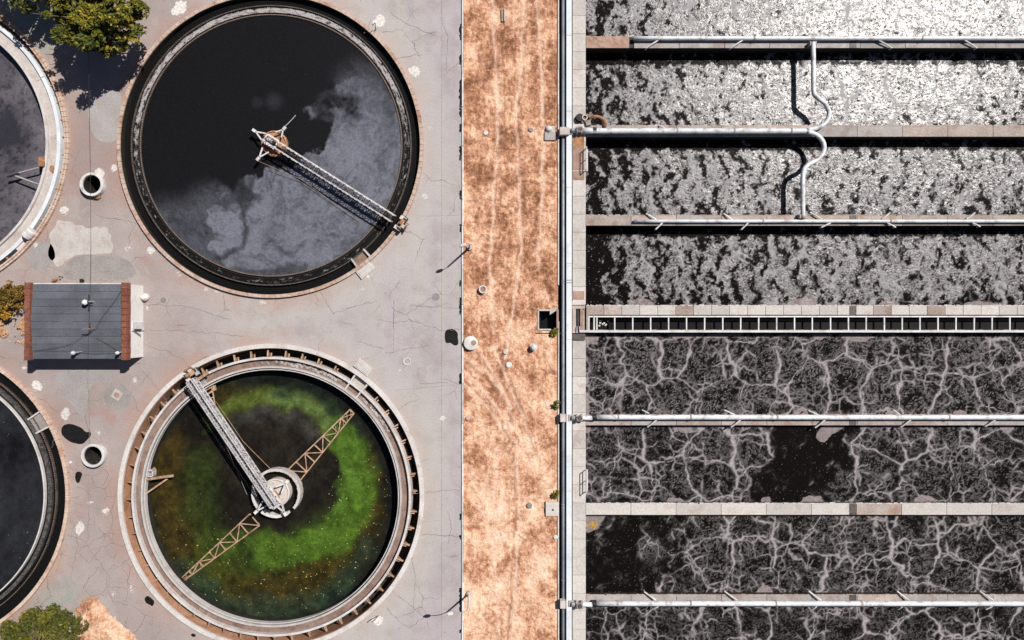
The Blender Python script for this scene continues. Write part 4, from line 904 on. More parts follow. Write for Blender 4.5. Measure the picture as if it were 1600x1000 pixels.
for (ya, yb) in ROWS:
    if ya not in JOINT: 
        o = MB().box(((915 + XR) / 2 * S - 800 * S, (500 - (ya + yb) / 2) * S, -1.4), ((XR - 915) * S, (yb - ya) * S, 2 * (1.4 + ZW)))
        tag(o.build('basin_wall', 'slabgrey'), 'concrete basin wall beyond the picture edge', 'wall', 'basin walls out of view'); continue
    a, b = BAND[ya]; t = thing('basin_wall', ground_pt(1400, (a + b) / 2, -3), WLAB[ya], 'wall')
    k = (H - ZW) / H; Y0 = (500 - b) * S * k; Y1 = (500 - a) * S * k; X0 = (915 - 800) * S; X1 = (XR - 800) * S
    MB().box(((X0 + X1) / 2, (Y0 + Y1) / 2, -1.5), (X1 - X0, Y1 - Y0 - .14, 2 * (1.5 + ZW - .12))).build('wall_body', 'darkwall', t)  # faces coloured near black so the shaded strips below the coping read dark
    j = JOINT[ya]; srcs = []; x = 915
    first = True; mats = [SLABM[ya]] * 4 + (['slabpink', 'brownplate'] if ya in (57, 786, 336) else ['slabpink'])
    lx = 990 if ya == 57 else 915
    xs_ = [lx]
    while xs_[-1] < 1720: xs_.append(xs_[-1] + j)
    for i in range(len(xs_) - 1):
        xa, xb = xs_[i] - 800, xs_[i + 1] - 800; mt = SLABM[ya]
        if random.random() < .22: mt = 'slabpink' if mt != 'slabpink' else 'slabgrey'
        m = MB(); m.box(((xa + xb) / 2 * S, (Y0 + Y1) / 2, ZW - .06 + random.uniform(-.008, .008)), (j * S - .045, Y1 - Y0 + random.uniform(-.02, .02), .12), 0, .015); m.build('coping_slab', mt, t)
    m = MB(); m.box(((1720 - 800 + XR - 800) / 2 * S, (Y0 + Y1) / 2, ZW - .06), ((XR - 1720) * S, Y1 - Y0, .12)); m.build('coping_slab', SLABM[ya], t)
    if ya == 57:
        m = MB(); m.box(((983 + 915) / 2 * S - 800 * S, (Y0 + Y1) / 2, ZW - .03), (67 * S, Y1 - Y0 + .02, .14), 0, .02); m.build('cover_plate', 'brownplate', t)
    if ya != 196:
        m = MB(); m.box(((1331 - 800) * S, (Y0 + Y1) / 2, ZW + .012), (11 * S, Y1 - Y0 - .05, .03)); m.build('joint_plate', 'grate', t)
    # ragged lip of lime along the upper edge
    m = MB(); xx = 918
    while xx < 1640:
        w = random.uniform(2, 9); yy_ = (Y1 - .02 + random.uniform(-.03, .02)); m.box(((xx - 800) * S, yy_, ZW + .004), (w * S, random.uniform(.08, .22), .02)); xx += w + random.uniform(0, 5)
    tag(m.build('lime_crust', 'crust' if ya in (477, 786) else 'slabpink', t), kind='stuff')
# water sheets: foam gathers along the borders of the cells that the rising air pushes apart
def worley(x, y, sx, sy, seed, jit=.78):
    gx = np.floor(x / sx).astype(int); gy = np.floor(y / sy).astype(int); D = []; PX = []; PY = []
    for dx in (-1, 0, 1):
        for dy in (-1, 0, 1):
            cx = gx + dx; cy = gy + dy; h1 = _perm[(cx * 7 + cy * 3 + seed * 13) % 256, (cy * 11 + cx * 5 + seed * 29) % 256]; h2 = _perm[(cx * 3 - cy * 5 + seed * 17 + 91) % 256, (cy * 7 + cx * 13 + seed * 5 + 40) % 256]
            px = (cx + .5 + (h1 - .5) * jit) * sx; py = (cy + .5 + (h2 - .5) * jit) * sy; D.append(np.hypot(x - px, y - py)); PX.append(px); PY.append(py)
    D = np.stack(D); o = np.argsort(D, 0)[:3]; d = np.take_along_axis(D, o, 0)
    ax = np.take_along_axis(np.stack(PX), o[:2], 0); ay = np.take_along_axis(np.stack(PY), o[:2], 0)
    vert = np.abs(ax[0] - ax[1]) / (np.hypot(ax[0] - ax[1], ay[0] - ay[1]) + 1e-6)     # 1: the border runs across the basin
    gap = (d[1] ** 2 - d[0] ** 2) / (2 * np.hypot(ax[0] - ax[1], ay[0] - ay[1]) + 1e-6)   # distance to the border
    return d[0], gap, d[2] - d[0], vert
def warped(X, Y, k, amps):
    wx, wy = X, Y
    for sz, am in amps:
        wx = wx + (fbm(X / sz + k, Y / sz, 3) - .5) * am; wy = wy + (fbm(X / sz + k + 71, Y / sz + 33, 3) - .5) * am
    return wx, wy
for (r0, r1) in zip(ROWS[:-1], ROWS[1:]):
    a, b = r0[1] - 6, r1[0] + 6; vis = b > -20 and a < 1020
    upper = b < 490; z = -1.55 if upper else -.62
    kk = H / (H - z)                      # the sheet lies lower than the walls
    xs = np.concatenate([np.arange(909, 1625, 1.35), [1800, XR]]) if vis else np.array([909, XR]); ys = np.arange(a, b + 1.3, 1.35) if vis else np.array([a, b])
    o, X, Y = grid_mesh('water', xs, ys, 'foam', lambda x, y: np.full_like(x, z))
    Xs = 800 + (X - 800) / kk; Ys = 500 + (Y - 500) / kk; q = r0[0]; sd_ = (q + 400) // 40
    n1 = fbm(Xs / 60, Ys / 45, 4) - .5; n2 = fbm(Xs / 14 + 7, Ys / 14, 4) - .5; n3 = fbm(Xs / 4 + 3, Ys / 4, 3) - .5
    hgt_ = r1[0] - r0[1]; top = r0[1]
    wx, wy = warped(Xs, Ys, sd_ * 3.7, ((34, 26), (12, 9), (4.5, 1.5)))
    d1, e1, d3, vt = worley(wx, wy - top, 64, hgt_ / 2 + 2, sd_)
    rel = d1 / 36
    t1 = .62 + 2.2 * sstep(.34, .74, fbm(Xs / 38, Ys / 38 + sd_, 3)) * (.35 + .8 * vt ** 2)
    l1 = np.exp(-(e1 / t1) ** 2.4) * (.72 + .75 * fbm(Xs / 5, Ys / 5, 3)); l1 = np.maximum(l1, np.exp(-(d3 / 5.2) ** 2) * (.9 + n3)) + .12 * np.exp(-(e1 / (3.2 * t1 + 2)) ** 2) * sstep(.42, .6, fbm(Xs / 3, Ys / 3 + 9, 3))
    wx2, wy2 = warped(Xs, Ys, sd_ * 5.1 + 9, ((20, 15), (7.5, 5.5), (3.5, 1.0)))
    _, e2, _, _ = worley(wx2, wy2, 27, 25, sd_ + 5); _, e3, _, _ = worley(wx2 + 40, wy2 + 9, 12, 11, sd_ + 9)
    m2 = sstep(.22, .65, rel + n1 * .7) * sstep(-.12, .06, fbm(Xs / 30 + 5, Ys / 30, 3) - .46)
    l2 = np.exp(-(e2 / (.85 + 1.0 * sstep(.3, .7, fbm(Xs / 20, Ys / 20 + 8, 2)))) ** 2) * m2
    l3 = np.exp(-(e3 / .95) ** 1.5) * sstep(.35, .85, rel + n1) * sstep(-.06, .10, fbm(Xs / 22 + 50, Ys / 22, 3) - .48)
    ph = d1 / 4.3 * 6.283 + 15 * (fbm(Xs / 17, Ys / 12 + sd_, 4) - .5) * 2
    rip = sstep(.45, .85, np.sin(ph)) * sstep(1.15, .55, rel) * sstep(-.10, .12, fbm(Xs / 8 + 31, Ys / 5, 3) - .47)
    speck = sstep(.54, .64, fbm(Xs / 3.1 + 11, Ys / 2.7, 2)) * sstep(-.14, .14, fbm(Xs / 26 + 90, Ys / 26, 3) - .44)
    rich = 1.0
    left = sstep(918, 975, Xs + n1 * 110 + n2 * 30)
    scum = np.zeros_like(Xs); foam = np.zeros_like(Xs); churn = np.zeros_like(Xs); calm = np.zeros_like(Xs)
    if not upper:
        dens = .62 + .38 * left + .5 * n1; rich = {477: 1.25, 648: .95, 786: .8, 929: .6}.get(q, .8)
        if q == 648:
            g_ = sstep(1.35, .72, np.abs(Xs - 1258 + n1 * 70 + n2 * 50 + .25 * (Ys - 725)) / 60); dens = dens * (1 - g_) + .10 * g_
            scum = np.maximum(scum, sstep(15, 5, seg_dist(Xs, Ys, [(1318, 664), (1300, 674), (1292, 684)])))
            dens -= .35 * sstep(1440, 1600, Xs + n1 * 90)
        if q == 786:
            g_ = sstep(1100, 1030, Xs + n1 * 80 + n2 * 40); ringd = sstep(36, 12, np.hypot(Xs - 1022, (Ys - 865)))
            dens = dens * (1 - g_) + g_ * (.20 + .34 * ringd); scum = np.maximum(scum, sstep(44, 24, np.hypot(Xs - 915, (Ys - 808) * 1.1)) * .7)
            rip = np.maximum(rip, g_ * ringd * sstep(.2, .9, np.sin(np.hypot(Xs - 1022, Ys - 865) / 4.5 * 6.28 + 9 * n2)) * .9)
        if q == 929: dens -= .22 * sstep(1380, 1600, Xs + n1 * 160)
        net = np.maximum.reduce([l1, l2 * .88, l3 * .62, rip * .42 * rich, speck * .25 * rich])
        foam = np.clip(net * sstep(.14, .74, dens + n2 * .75), 0, 1)
        for (sx, sy, rx, ry) in ((1345, 521, 34, 18), (1290, 522, 22, 9), (1075, 520, 40, 12), (1135, 522, 44, 8), (922, 530, 16, 10), (1585, 522, 12, 12), (1257, 648, 14, 10), (1400, 646, 12, 8), (1510, 648, 14, 7), (918, 635, 7, 22), (1070, 664, 24, 18), (1120, 664, 22, 8), (1400, 664, 20, 12), (1587, 664, 18, 16),
                                 (1275, 788, 24, 16), (1205, 788, 10, 12), (1060, 789, 18, 10), (1455, 789, 26, 14), (918, 670, 8, 12), (1200, 930, 14, 14)):
            scum = np.maximum(scum, sstep(1.5, .5, np.hypot((Xs - sx) / rx, (Ys - sy) / ry) * 1.25 + n2 * 1.3))
    else:
        dens = {-83: .70, 57: .58, 196: .50, 336: .38}.get(q, .6) + (.38 if q < 100 else .22) * sstep(960, 1330, Xs) - .55 * (1 - sstep(905, 985, Xs + n1 * 60)) + .35 * n1
        if q == 336: dens -= .30 * sstep(450, 474, Ys + n2 * 30) + .40 * sstep(985, 935, Xs)
        else: dens -= .34 * sstep(r1[0] - 34, r1[0] - 4, Ys + n2 * 40)
        dens -= .9 * sstep(top + 15, top + 8, Ys)  # foam cleared below the wall to blacken its shadow strip
        col = .5 + .5 * np.cos((Xs + n1 * 44 + n2 * 26 + 7 * np.sin(Ys / 11)) / 32.5 * 6.283)   # columns of rising air
        hol = fbm(Xs / 10 + 3, Ys / 17 + sd_, 4) * .50 + fbm(Xs / 4.5 + 60, Ys / 5, 3) * .50
        cover = dens * .62 + .45 + (hol - .5) * 1.75 - .42 * (col - .5) * (.4 + 1.2 * fbm(Xs / 30 + 4, Ys / 24, 2))
        far = sstep(1130, 1330, Xs + n1 * 120) * (1 if q < 190 else .35)
        churn = sstep(.66, .76, cover + n3 * .22) * (.66 + .38 * (fbm(Xs / 24, Ys / 30, 3) - .3))
        spray = sstep(.58, .66, fbm(Xs / 3.2 + 20, Ys / 3.0, 2)) * sstep(.52, .68, cover); churn = np.maximum(churn, spray * .9)
        churn *= 1 - far * .75 * np.exp(-(d1 / 9) ** 2) * sstep(.36, .6, fbm(Xs / 5, Ys / 3.5, 3))
        lw = np.exp(-(e1 / (.7 + 3.6 * sstep(.34, .70, fbm(Xs / 30, Ys / 40, 3)) * vt)) ** 2.2)
        calm = np.maximum(lw * (.7 + .5 * sstep(.38, .6, fbm(Xs / 24, Ys / 24 + 40, 2))), l2 * .85) * sstep(.52, .66, cover + .1 * lw)
        calm = np.maximum(calm, np.exp(-(e3 / 1.0) ** 2) * .62 * (1 - far) * sstep(.46, .64, cover) * sstep(-.12, .06, fbm(Xs / 18 + 50, Ys / 18, 3) - .48))
        calm = np.maximum(calm, far * .85 * np.exp(-(e2 / 1.25) ** 2) * sstep(.34, .5, fbm(Xs / 22, Ys / 22 + 15, 3)))
        calm = np.maximum(calm, sstep(.5, .8, np.exp(-(d3 / 6.0) ** 2) + n2 * .5) * sstep(.55, .65, cover + .1))
        if q == 336:
            for (sx, sy, rx, ry) in ((1010, 474, 20, 8), (1270, 474, 24, 9), (1410, 475, 18, 7), (1560, 476, 30, 6)): scum = np.maximum(scum, sstep(1.5, .5, np.hypot((Xs - sx) / rx, (Ys - sy) / ry) + n2 * .5))
    setattr_f(o.data, 'deep', np.full_like(Xs, 1.0 if upper else 0.0)); setattr_f(o.data, 'foam', foam); setattr_f(o.data, 'churn', np.clip(churn, 0, 1)); setattr_f(o.data, 'calm', np.clip(calm, 0, 1)); setattr_f(o.data, 'scum', scum)
    names = {-83: 'glittering white foam filling the top basin', 57: 'white foam in the basin crossed by the upper pipe bend', 196: 'grey foam in the basin crossed by the lower pipe bend', 336: 'patchy dark foam in the basin above the rung channel',
             477: 'fine webbed foam in the basin below the rung channel', 648: 'webbed foam with a bare black gap in the sixth basin', 786: 'sparse foam in the basin with an amber corner', 929: 'dark water with thin foam in the bottom basin'}
    tag(o, names.get(r0[0], 'foaming water in a basin beyond the picture edge'), 'water', kind='structure')
# amber glow of scum is an algae clump on the water
m = MB()
for k in range(34):
    t_ = random.random() * 6.28; r_ = abs(random.gauss(0, 1)); m.prism([tuple(W(x, y, -.6))[:2] for x, y in blob(926 + r_ * 4.5 * math.cos(t_), 821 + r_ * 3.5 * math.sin(t_), random.uniform(.8, 2.4), random.uniform(.8, 2), 7, .4)], -.63, -.60 + .0012 * k)
amb = surf('amber_scum', (.42, .22, .03), (.62, .40, .08), 3, .7, (.2, .09, .02), .5, 3, .4)
tag(m.build('scum_clump', amb), 'amber scum clump floating in the upper left corner of its basin', 'scum')

# walkway along the basins' left ends
wk = thing('walkway', ground_pt(904, 500, -3), 'narrow slab walkway along the left ends of the basins', 'walkway', kind='structure')
MB().box((ground_pt(904.5, 500).x, 0, -1.5), (19.5 * S, 3000 * S, 3.1)).build('walkway_base', 'slabgrey', wk)
src = MB().box((0, 0, 0), (20.4 * S, 28.1 * S - .03, .12), 0, .015).build('slab', 'concrete', wk, world=False); base = wloc(wk); k = 0; yy = -30
while yy < 1035:
    p = (ground_pt(904.6, 0).x - base.x, (500 - yy - 14) * S - base.y, 3 + .24 + random.uniform(-.006, .006))
    if not (470 < yy + 14 < 532):
        if k == 0: src.location = p
        else: inst(src, wk, p)
        k += 1
    yy += 28.1
m = MB(); m.box((ground_pt(904.6, 0).x, (500 + 650) * S - 0, .24), (20.4 * S, 1200 * S, .12)); m.build('slab', 'concrete', wk)
m = MB(); m.box((ground_pt(904.6, 0).x, (500 - 1640) * S, .24), (20.4 * S, 1200 * S, .12)); m.build('slab', 'concrete', wk)
for (y_, h_, mt) in ((222, 16, 'rust'), (248, 36, 'brownplate'), (275, 14, 'brownplate'), (461.5, 13, 'brownplate'), (527, 11, 'grate')):
    c = ground_pt(904, y_); m = MB(); m.box((c.x, c.y, .325), (17 * S, h_ * S, .05), 0, .01); m.build('cover_plate', mt, wk)
for y_, y2 in ((230, 216),): pass
# conduit, pipe, trench, curb
t = thing('conduit', ground_pt(889, 500, .2), 'wide pale blue flat conduit running down beside the walkway', 'conduit'); yy = -60
while yy < 1060:
    L = 118; c = ground_pt(888.6, yy + L / 2); m = MB(); m.box((c.x, c.y, .30), (8.6 * S, L * S - .02, .5), 0, .03); m.build('conduit_length', 'conduit', t); yy += L
for y_ in (438, 442): MB().box((ground_pt(888.6, y_).x, ground_pt(0, y_).y, .31), (9.2 * S, .12, .54)).build('joint_band', 'slabgrey', t)
t = thing('steel_pipe', ground_pt(880, 500, -.1), 'bluish steel pipe lying in the trench left of the conduit', 'pipe')
MB().tube([ground_pt(880, -300, 0.05), ground_pt(880, 1400, 0.05)], 2.5 * S, 14).build('pipe_length', 'bluepipe', t, smooth=True)
for y_ in (438, 441, 549, 787, 792, 120, 320, 905): MB().tube([ground_pt(880, y_, .05), ground_pt(880, y_ + 1.6, .05)], 2.9 * S, 14).build('collar', 'bluepipe', t)
MB().box((ground_pt(881, 0).x, 0, -1.0), (24 * S, 3400 * S, .2)).build('trench', 'darkwall'); tag(bpy.data.objects['trench'], 'dark trench floor under the pipes', 'trench', kind='structure')
t = thing('trench_curb', ground_pt(872.5, 500, 0), 'thin white curb at the right edge of the dirt strip', 'curb', kind='structure'); yy = -60
while yy < 1060:
    L = 56.2; c = ground_pt(872.4, yy + L / 2)
    if not (470 < yy + L / 2 < 530): MB().box((c.x + random.uniform(-.015, .015), c.y, -.35), (2.2 * S, L * S - .03, .98), 0, .02).build('curb_stone', 'rimwhite', t)
    yy += L
# pit
t = thing('pit', ground_pt(856, 500, -1.5), 'dark open pit with white curb at the right edge of the dirt', 'pit')
MB().box((*ground_pt(857, 500)[:2], -1.6), (34 * S, 34 * S, .1)).build('pit_floor', 'black', t)
m = MB()
for (x_, y_, w, h_) in ((841, 500, 2.6, 31), (855, 484.6, 30, 2.6), (851, 515, 20, 2.2), (871.5, 500, 2.4, 33)): m.box((*ground_pt(x_, y_)[:2], -.72), (w * S, h_ * S, 1.7), 0, .02)
m.build('pit_wall', 'rimwhite', t)
m = MB(); m.prism(gp([(859, 483), (871, 480), (871, 484), (859, 492)]), .1, .16); m.build('corner_plate', 'concrete', t)
MB().box((*ground_pt(871, 498)[:2], .16), (3 * S, 30 * S, .06)).build('timber_sill', 'brownplate', t)
# pads beside the trench
c = ground_pt(858, 210); t = thing('concrete_pad', c, 'pale pad with a white dome beside the trench, level with the thick pipe', 'slab')
MB().box((c.x + .1, c.y - .25, .08), (17 * S, 13 * S, .3), 0, .02).build('slab_body', 'slabgrey', t); MB().box((c.x + .15, c.y + .55, .06), (14 * S, 11 * S, .26), 0, .02).build('slab_body', 'concrete', t)
q = W(858, 201, .4); MB().lathe((q.x, q.y, .1), [(5.2 * S, 0), (5 * S, .25), (3 * S, .42), (.01, .46)], 18).build('dome', 'white', t)
c = ground_pt(862.5, 794.5); t = thing('concrete_pad', c, 'square pale pad beside the trench near the bare basin wall', 'slab')
MB().box((c.x, c.y, .12), (20 * S, 22 * S, .3), 0, .02).build('slab_body', 'concrete', t); MB().cyl((c.x + .1, c.y - .1), .12, .2, .31, 10).build('bolt', 'dark', t)

# pipes
def header(name, y_, xa, xb, r, zc, label, bands=(), mat='pipe', legs=(), side=1):
    t = thing(name, W((xa + xb) / 2, y_, ZW), label, 'pipe')
    pts = [W(x_, y_, zc) for x_ in np.linspace(xa, xb, 30)]
    MB().tube(pts, r * S, 14).build('pipe_length', mat, t, smooth=True)
    for b in bands:
        p = W(b, y_, zc); MB().tube([p - Vector((.09, 0, 0)), p + Vector((.09, 0, 0))], r * S * 1.16, 14).build('flange', 'slabgrey', t)
    for (p, q) in legs:
        a = W(*p, zc); b = W(*q, .42); MB().tube([a, a.lerp(b, .5) + Vector((0, 0, .06)), b, b - Vector((0, 0, .5))], .095, 7).build('drop_leg', 'white', t)
    return t
L1 = [((1028, 63), (1010, 75)), ((1160, 63), (1142, 75)), ((1373, 63), (1393, 75)), ((1507, 63), (1526, 75))]
header('air_pipe', 60, 990, 2140, 3.3, .62, 'white air pipe along the topmost wall in view', (1178, 1440), legs=L1)
header('air_pipe', 204.8, 911, 1268, 4.5, .75, 'thick white air pipe from the conduit to the bent pipe', (1058, 1147, 1236), legs=[((1040, 202), (1030, 196))])
header('air_pipe', 345.6, 991, 2140, 2.7, .55, 'thin white air pipe along the wall above the rung channel', (1192, 1391), legs=[((1028, 345), (1010, 334)), ((1036, 347), (1025, 358)), ((1146, 345), (1131, 334)), ((1170, 347), (1159, 358)), ((1283, 342), (1266, 332)), ((1298, 348), (1284, 355)), ((1378, 342), (1390, 333)), ((1386, 348), (1399, 355)), ((1510, 342), (1523, 333)), ((1519, 348), (1531, 354))])
header('air_pipe', 652, 926, 2140, 4.0, .7, 'white air pipe below the fine webbed foam basin', (966, 1079, 1214, 1482), legs=[((1026, 656), (1012, 667)), ((1157, 656), (1143, 667)), ((1289, 656), (1274, 668)), ((1423, 656), (1408, 667)), ((1555, 656), (1540, 666)), ((1014, 646), (1004, 641)), ((1148, 648), (1132, 641)), ((1278, 648), (1264, 642)), ((1406, 648), (1396, 641))])
header('air_pipe', 943, 926, 2140, 4.0, .7, 'white air pipe along the bottom wall', (965, 1079, 1212, 1346), legs=[((1025, 938), (1007, 925)), ((1030, 946), (1022, 951)), ((1152, 938), (1132, 924)), ((1150, 946), (1144, 951)), ((1283, 938), (1264, 924)), ((1277, 946), (1270, 952)), ((1420, 938), (1402, 924)), ((1411, 946), (1404, 952)), ((1552, 938), (1531, 924)), ((1552, 946), (1541, 952))])
def catmull(P, n=8):
    P = [Vector(p) for p in P]; P = [P[0] * 2 - P[1]] + P + [P[-1] * 2 - P[-2]]; out = []
    for i in range(1, len(P) - 2):
        for k in range(n):
            t = k / n; a, b, c, d_ = P[i - 1], P[i], P[i + 1], P[i + 2]
            out.append(.5 * ((2 * b) + (c - a) * t + (2 * a - 5 * b + 4 * c - d_) * t * t + (3 * b - a - 3 * c + d_) * t ** 3))
    return out + [P[-2]]
for pts, lb, fl in (([(1270.5, 66), (1271, 100), (1271.5, 142), (1277, 152), (1290, 163), (1295.5, 178), (1290, 192), (1276, 200), (1262, 203)], 'upper S bend of white pipe crossing the second basin', (1270.5, 68)),
                ([(1262, 206), (1276, 211), (1286, 222), (1287, 236), (1278, 249), (1262, 258), (1255, 270), (1254.5, 300), (1254.5, 341)], 'lower S bend of white pipe crossing the third basin', (1254.5, 338))):
    zz = [.75] * len(pts); t = thing('bent_pipe', W(pts[4][0], pts[4][1], .2), lb, 'pipe')
    MB().tube(catmull([W(x_, y_, .85) for x_, y_ in pts], 8), 3.5 * S, 12).build('pipe_length', 'pipe', t, smooth=True)
    q = W(*fl, .85); m = MB(); m.box((q.x - .35, q.y, .6), (.14, .5, .7)); m.box((q.x + .35, q.y, .6), (.14, .5, .7)); m.box((q.x, q.y, .55), (.8, .12, .9)); m.build('clamp', 'slabgrey', t)
    q = W(pts[-1][0] if fl[1] < 100 else pts[0][0], pts[-1][1] if fl[1] < 100 else pts[0][1], .85); m = MB(); m.tube([q - Vector((.05, .12, 0)), q + Vector((.05, .12, 0))], 3.9 * S, 12); m.build('flange', 'slabgrey', t)
# valves where the pipes meet the conduit
for (y_, lb, big) in ((204.5, 'pipe junction with pinkish block on the conduit, topmost', 1), (653.5, 'pipe junction with pinkish block on the conduit, middle', 0), (945, 'pipe junction with pinkish block on the conduit, lowest', 0)):
    t = thing('pipe_junction', ground_pt(890, y_, .2), lb, 'junction', 'pipe junctions on the conduit')
    c = W(882 if big else 879.5, y_, .9); MB().box((c.x, c.y, .55), ((15 if big else 8.5) * S, 12 * S, .8), 0, .04).build('support_block', 'silt', t)
    c = W(889, y_, .9); MB().box((c.x + .3, c.y, .52), (9 * S, 10 * S, .25), 0, .03).build('saddle', 'slabgrey', t)
    a, b = W(893, y_ - .5, .7), W(926, y_ - .5, .7); MB().tube([a, b], 3.6 * S, 12).build('stub_pipe', 'pipe', t, smooth=True)
    for x_ in (901, 909): p = W(x_, y_ - .5, .7); MB().tube([p - Vector((.1, 0, 0)), p + Vector((.1, 0, 0))], 6.2 * S, 14).build('flange', 'slabgrey', t)
    p = W(905, y_ - 1, .7); MB().cyl((p.x, p.y), 3.2 * S, .7, 1.25, 12).build('valve_bonnet', 'grate', t)
    MB().ring((p.x, p.y), 3.8 * S, 4.6 * S, 1.3, 1.38, 20).build('hand_wheel', 'slabgrey', t)
    p = W(929, y_ - (.3 if big else 2), .7); MB().tube([p - Vector((.22, 0, 0)), p + Vector((.22, 0, 0))], 5.4 * S, 12).build('valve', 'dark', t)
# hose loop beside the thick pipe
o = MB().tube(catmull([W(913, 186, .5), W(916, 180, .6), W(922, 183, .6), (W(930, 182, .7)), W(939, 184, .7), W(945, 190, .6), W(946, 198, .5)], 6), .2, 8).build('hose', 'rust')
tag(o, 'rusty looped hose above the left end of the thick pipe', 'hose')
t = thing('hose_reel', W(912, 186, .3), 'dark reel and pale block by the thick pipe on the walkway', 'reel')
q = W(906, 184, .6); MB().lathe((q.x, q.y, .3), [(.02, .0), (7 * S, 0), (7 * S, .12), (3 * S, .14), (3 * S, .5), (6 * S, .52), (.02, .54)], 18).build('reel_drum', 'dark', t)
q = W(919, 192, .5); MB().box((q.x, q.y, .45), (8 * S, 8 * S, .4), .2, .04).build('reel_block', 'slabgrey', t); q = W(914, 183, 1); MB().ring((q.x, q.y), 3 * S, 4.2 * S, .8, .95, 20).build('reel_ring', 'white', t)
# guard rails
for (y_, lb) in ((251, 'guard rail beside the rusty cover plates'), (750, 'guard rail at the lower end of the walkway')):
    t = thing('guard_rail', ground_pt(914.5, y_, .3), lb, 'rail', 'guard rails on the walkway')
    for dy in (-17, 17): p = ground_pt(914.5, y_ + dy); MB().tube([(p.x, p.y, .28), (p.x, p.y, 1.5)], .06, 7).build('post', 'white', t)
    for z_ in (.9, 1.48):
        a, b = ground_pt(914.5, y_ - 17, z_), ground_pt(914.5, y_ + 17, z_); MB().tube([a, b], .055, 7).build('rail', 'white', t)
    p = ground_pt(914.5, y_); MB().tube([(p.x, p.y, .28), (p.x, p.y, 1.48)], .05, 7).build('post', 'white', t)
    a, b = ground_pt(916.5, y_ + 17, .2), ground_pt(916.5, y_ - 17, .2); MB().beam(a, b, .28, .12).build('kick_board', 'rimwhite', t)
# rung channel
t = thing('rung_channel', ground_pt(1300, 506, -1), 'dark water channel spanned by white rungs between two rails', 'channel')
def xbar(y_, w, z_, h_, nm, mt, xa=918):
    a, b = W(xa, y_, z_), W(XR, y_, z_); MB().box(((a.x + b.x) / 2, a.y, z_), (b.x - a.x, w * S, h_), 0, .01).build(nm, mt, t)
xbar(494.6, 2.2, .15, .2, 'rail', 'white'); xbar(517.6, 3.6, .15, .8, 'rail', 'white', 905)
a, b = W(915, 505, -.9), W(XR, 505, -.9); MB().box(((a.x + b.x) / 2, a.y, -1.2), (b.x - a.x, 30 * S, .3)).build('channel_water', 'black', t)
a = W(1300, 520.6, -.4); MB().box((a.x + 120 * S, a.y, -1.2), ((XR - 915) * S, 1.4 * S, 2.4)).build('channel_wall', 'darkwall', t)
p = W(932, 506, .15); src = MB().box((0, 0, 0), (2.0 * S, 20.8 * S, .14), 0, .01).build('rung', 'white', t, world=False); base = wloc(t); k = 0; x_ = 932.5
while x_ < 1720:
    q = W(x_ + random.uniform(-.3, .3), 506, .12); L = (q.x - base.x, q.y - base.y, .12 - base.z)
    if k == 0: src.location = L
    else: inst(src, t, L, random.uniform(-.008, .008))
    x_ += 28.05; k += 1
for x_, w, mt in ((928.2, 2.6, 'rimwhite'), (919, 4.4, 'rimwhite')):
    q = W(x_, 505, .18); MB().box((q.x, q.y, .16), (w * S, 24 * S, .3), 0, .01).build('end_frame', mt, t)
m = MB()
for k in range(9): q = W(938 + random.uniform(-3, 14), 505 + random.uniform(-5, 4), -.9); m.prism([(q.x + dx, q.y + dy) for dx, dy in ((-.1, -.06), (.12, -.1), (.16, .08), (-.04, .12))], -1.06, -1.02 + k * .001)
tag(m.build('floating_litter', 'white', t), kind='stuff')
# gate frame at the head of the channel
t = thing('sluice_gate', ground_pt(904, 500, .2), 'brown sluice gate frame with dark slots at the head of the rung channel', 'gate')
MB().box((*ground_pt(903.5, 500)[:2], -.6), (19 * S, 58 * S, .3)).build('slot_floor', 'black', t)
for x_, w, mt in ((897, 5, 'slabpink'), (908.5, 4.5, 'brownplate'), (917.5, 3, 'slabpink'), (903, 1.2, 'grate')): q = W(x_, 500, .3); MB().box((q.x, q.y, .05), (w * S, 40 * S, .6), 0, .02).build('gate_post', mt, t)
for y_, w, mt in ((473.5, 6, 'silt'), (480, 5, 'slabpink'), (519, 2.2, 'steel'), (526, 9, 'grate')): q = W(904, y_, .3); MB().box((q.x, q.y, .1), (20 * S, w * S, .52), 0, .02).build('gate_beam', mt, t)
q = W(903.6, 515, .6); m = MB()
for dx in (-2, 2): m.beam((q.x + dx * S, q.y - 4 * S, .6), (q.x + dx * S, q.y + 5 * S, .6), .08)
m.build('lift_handle', 'steel', t)

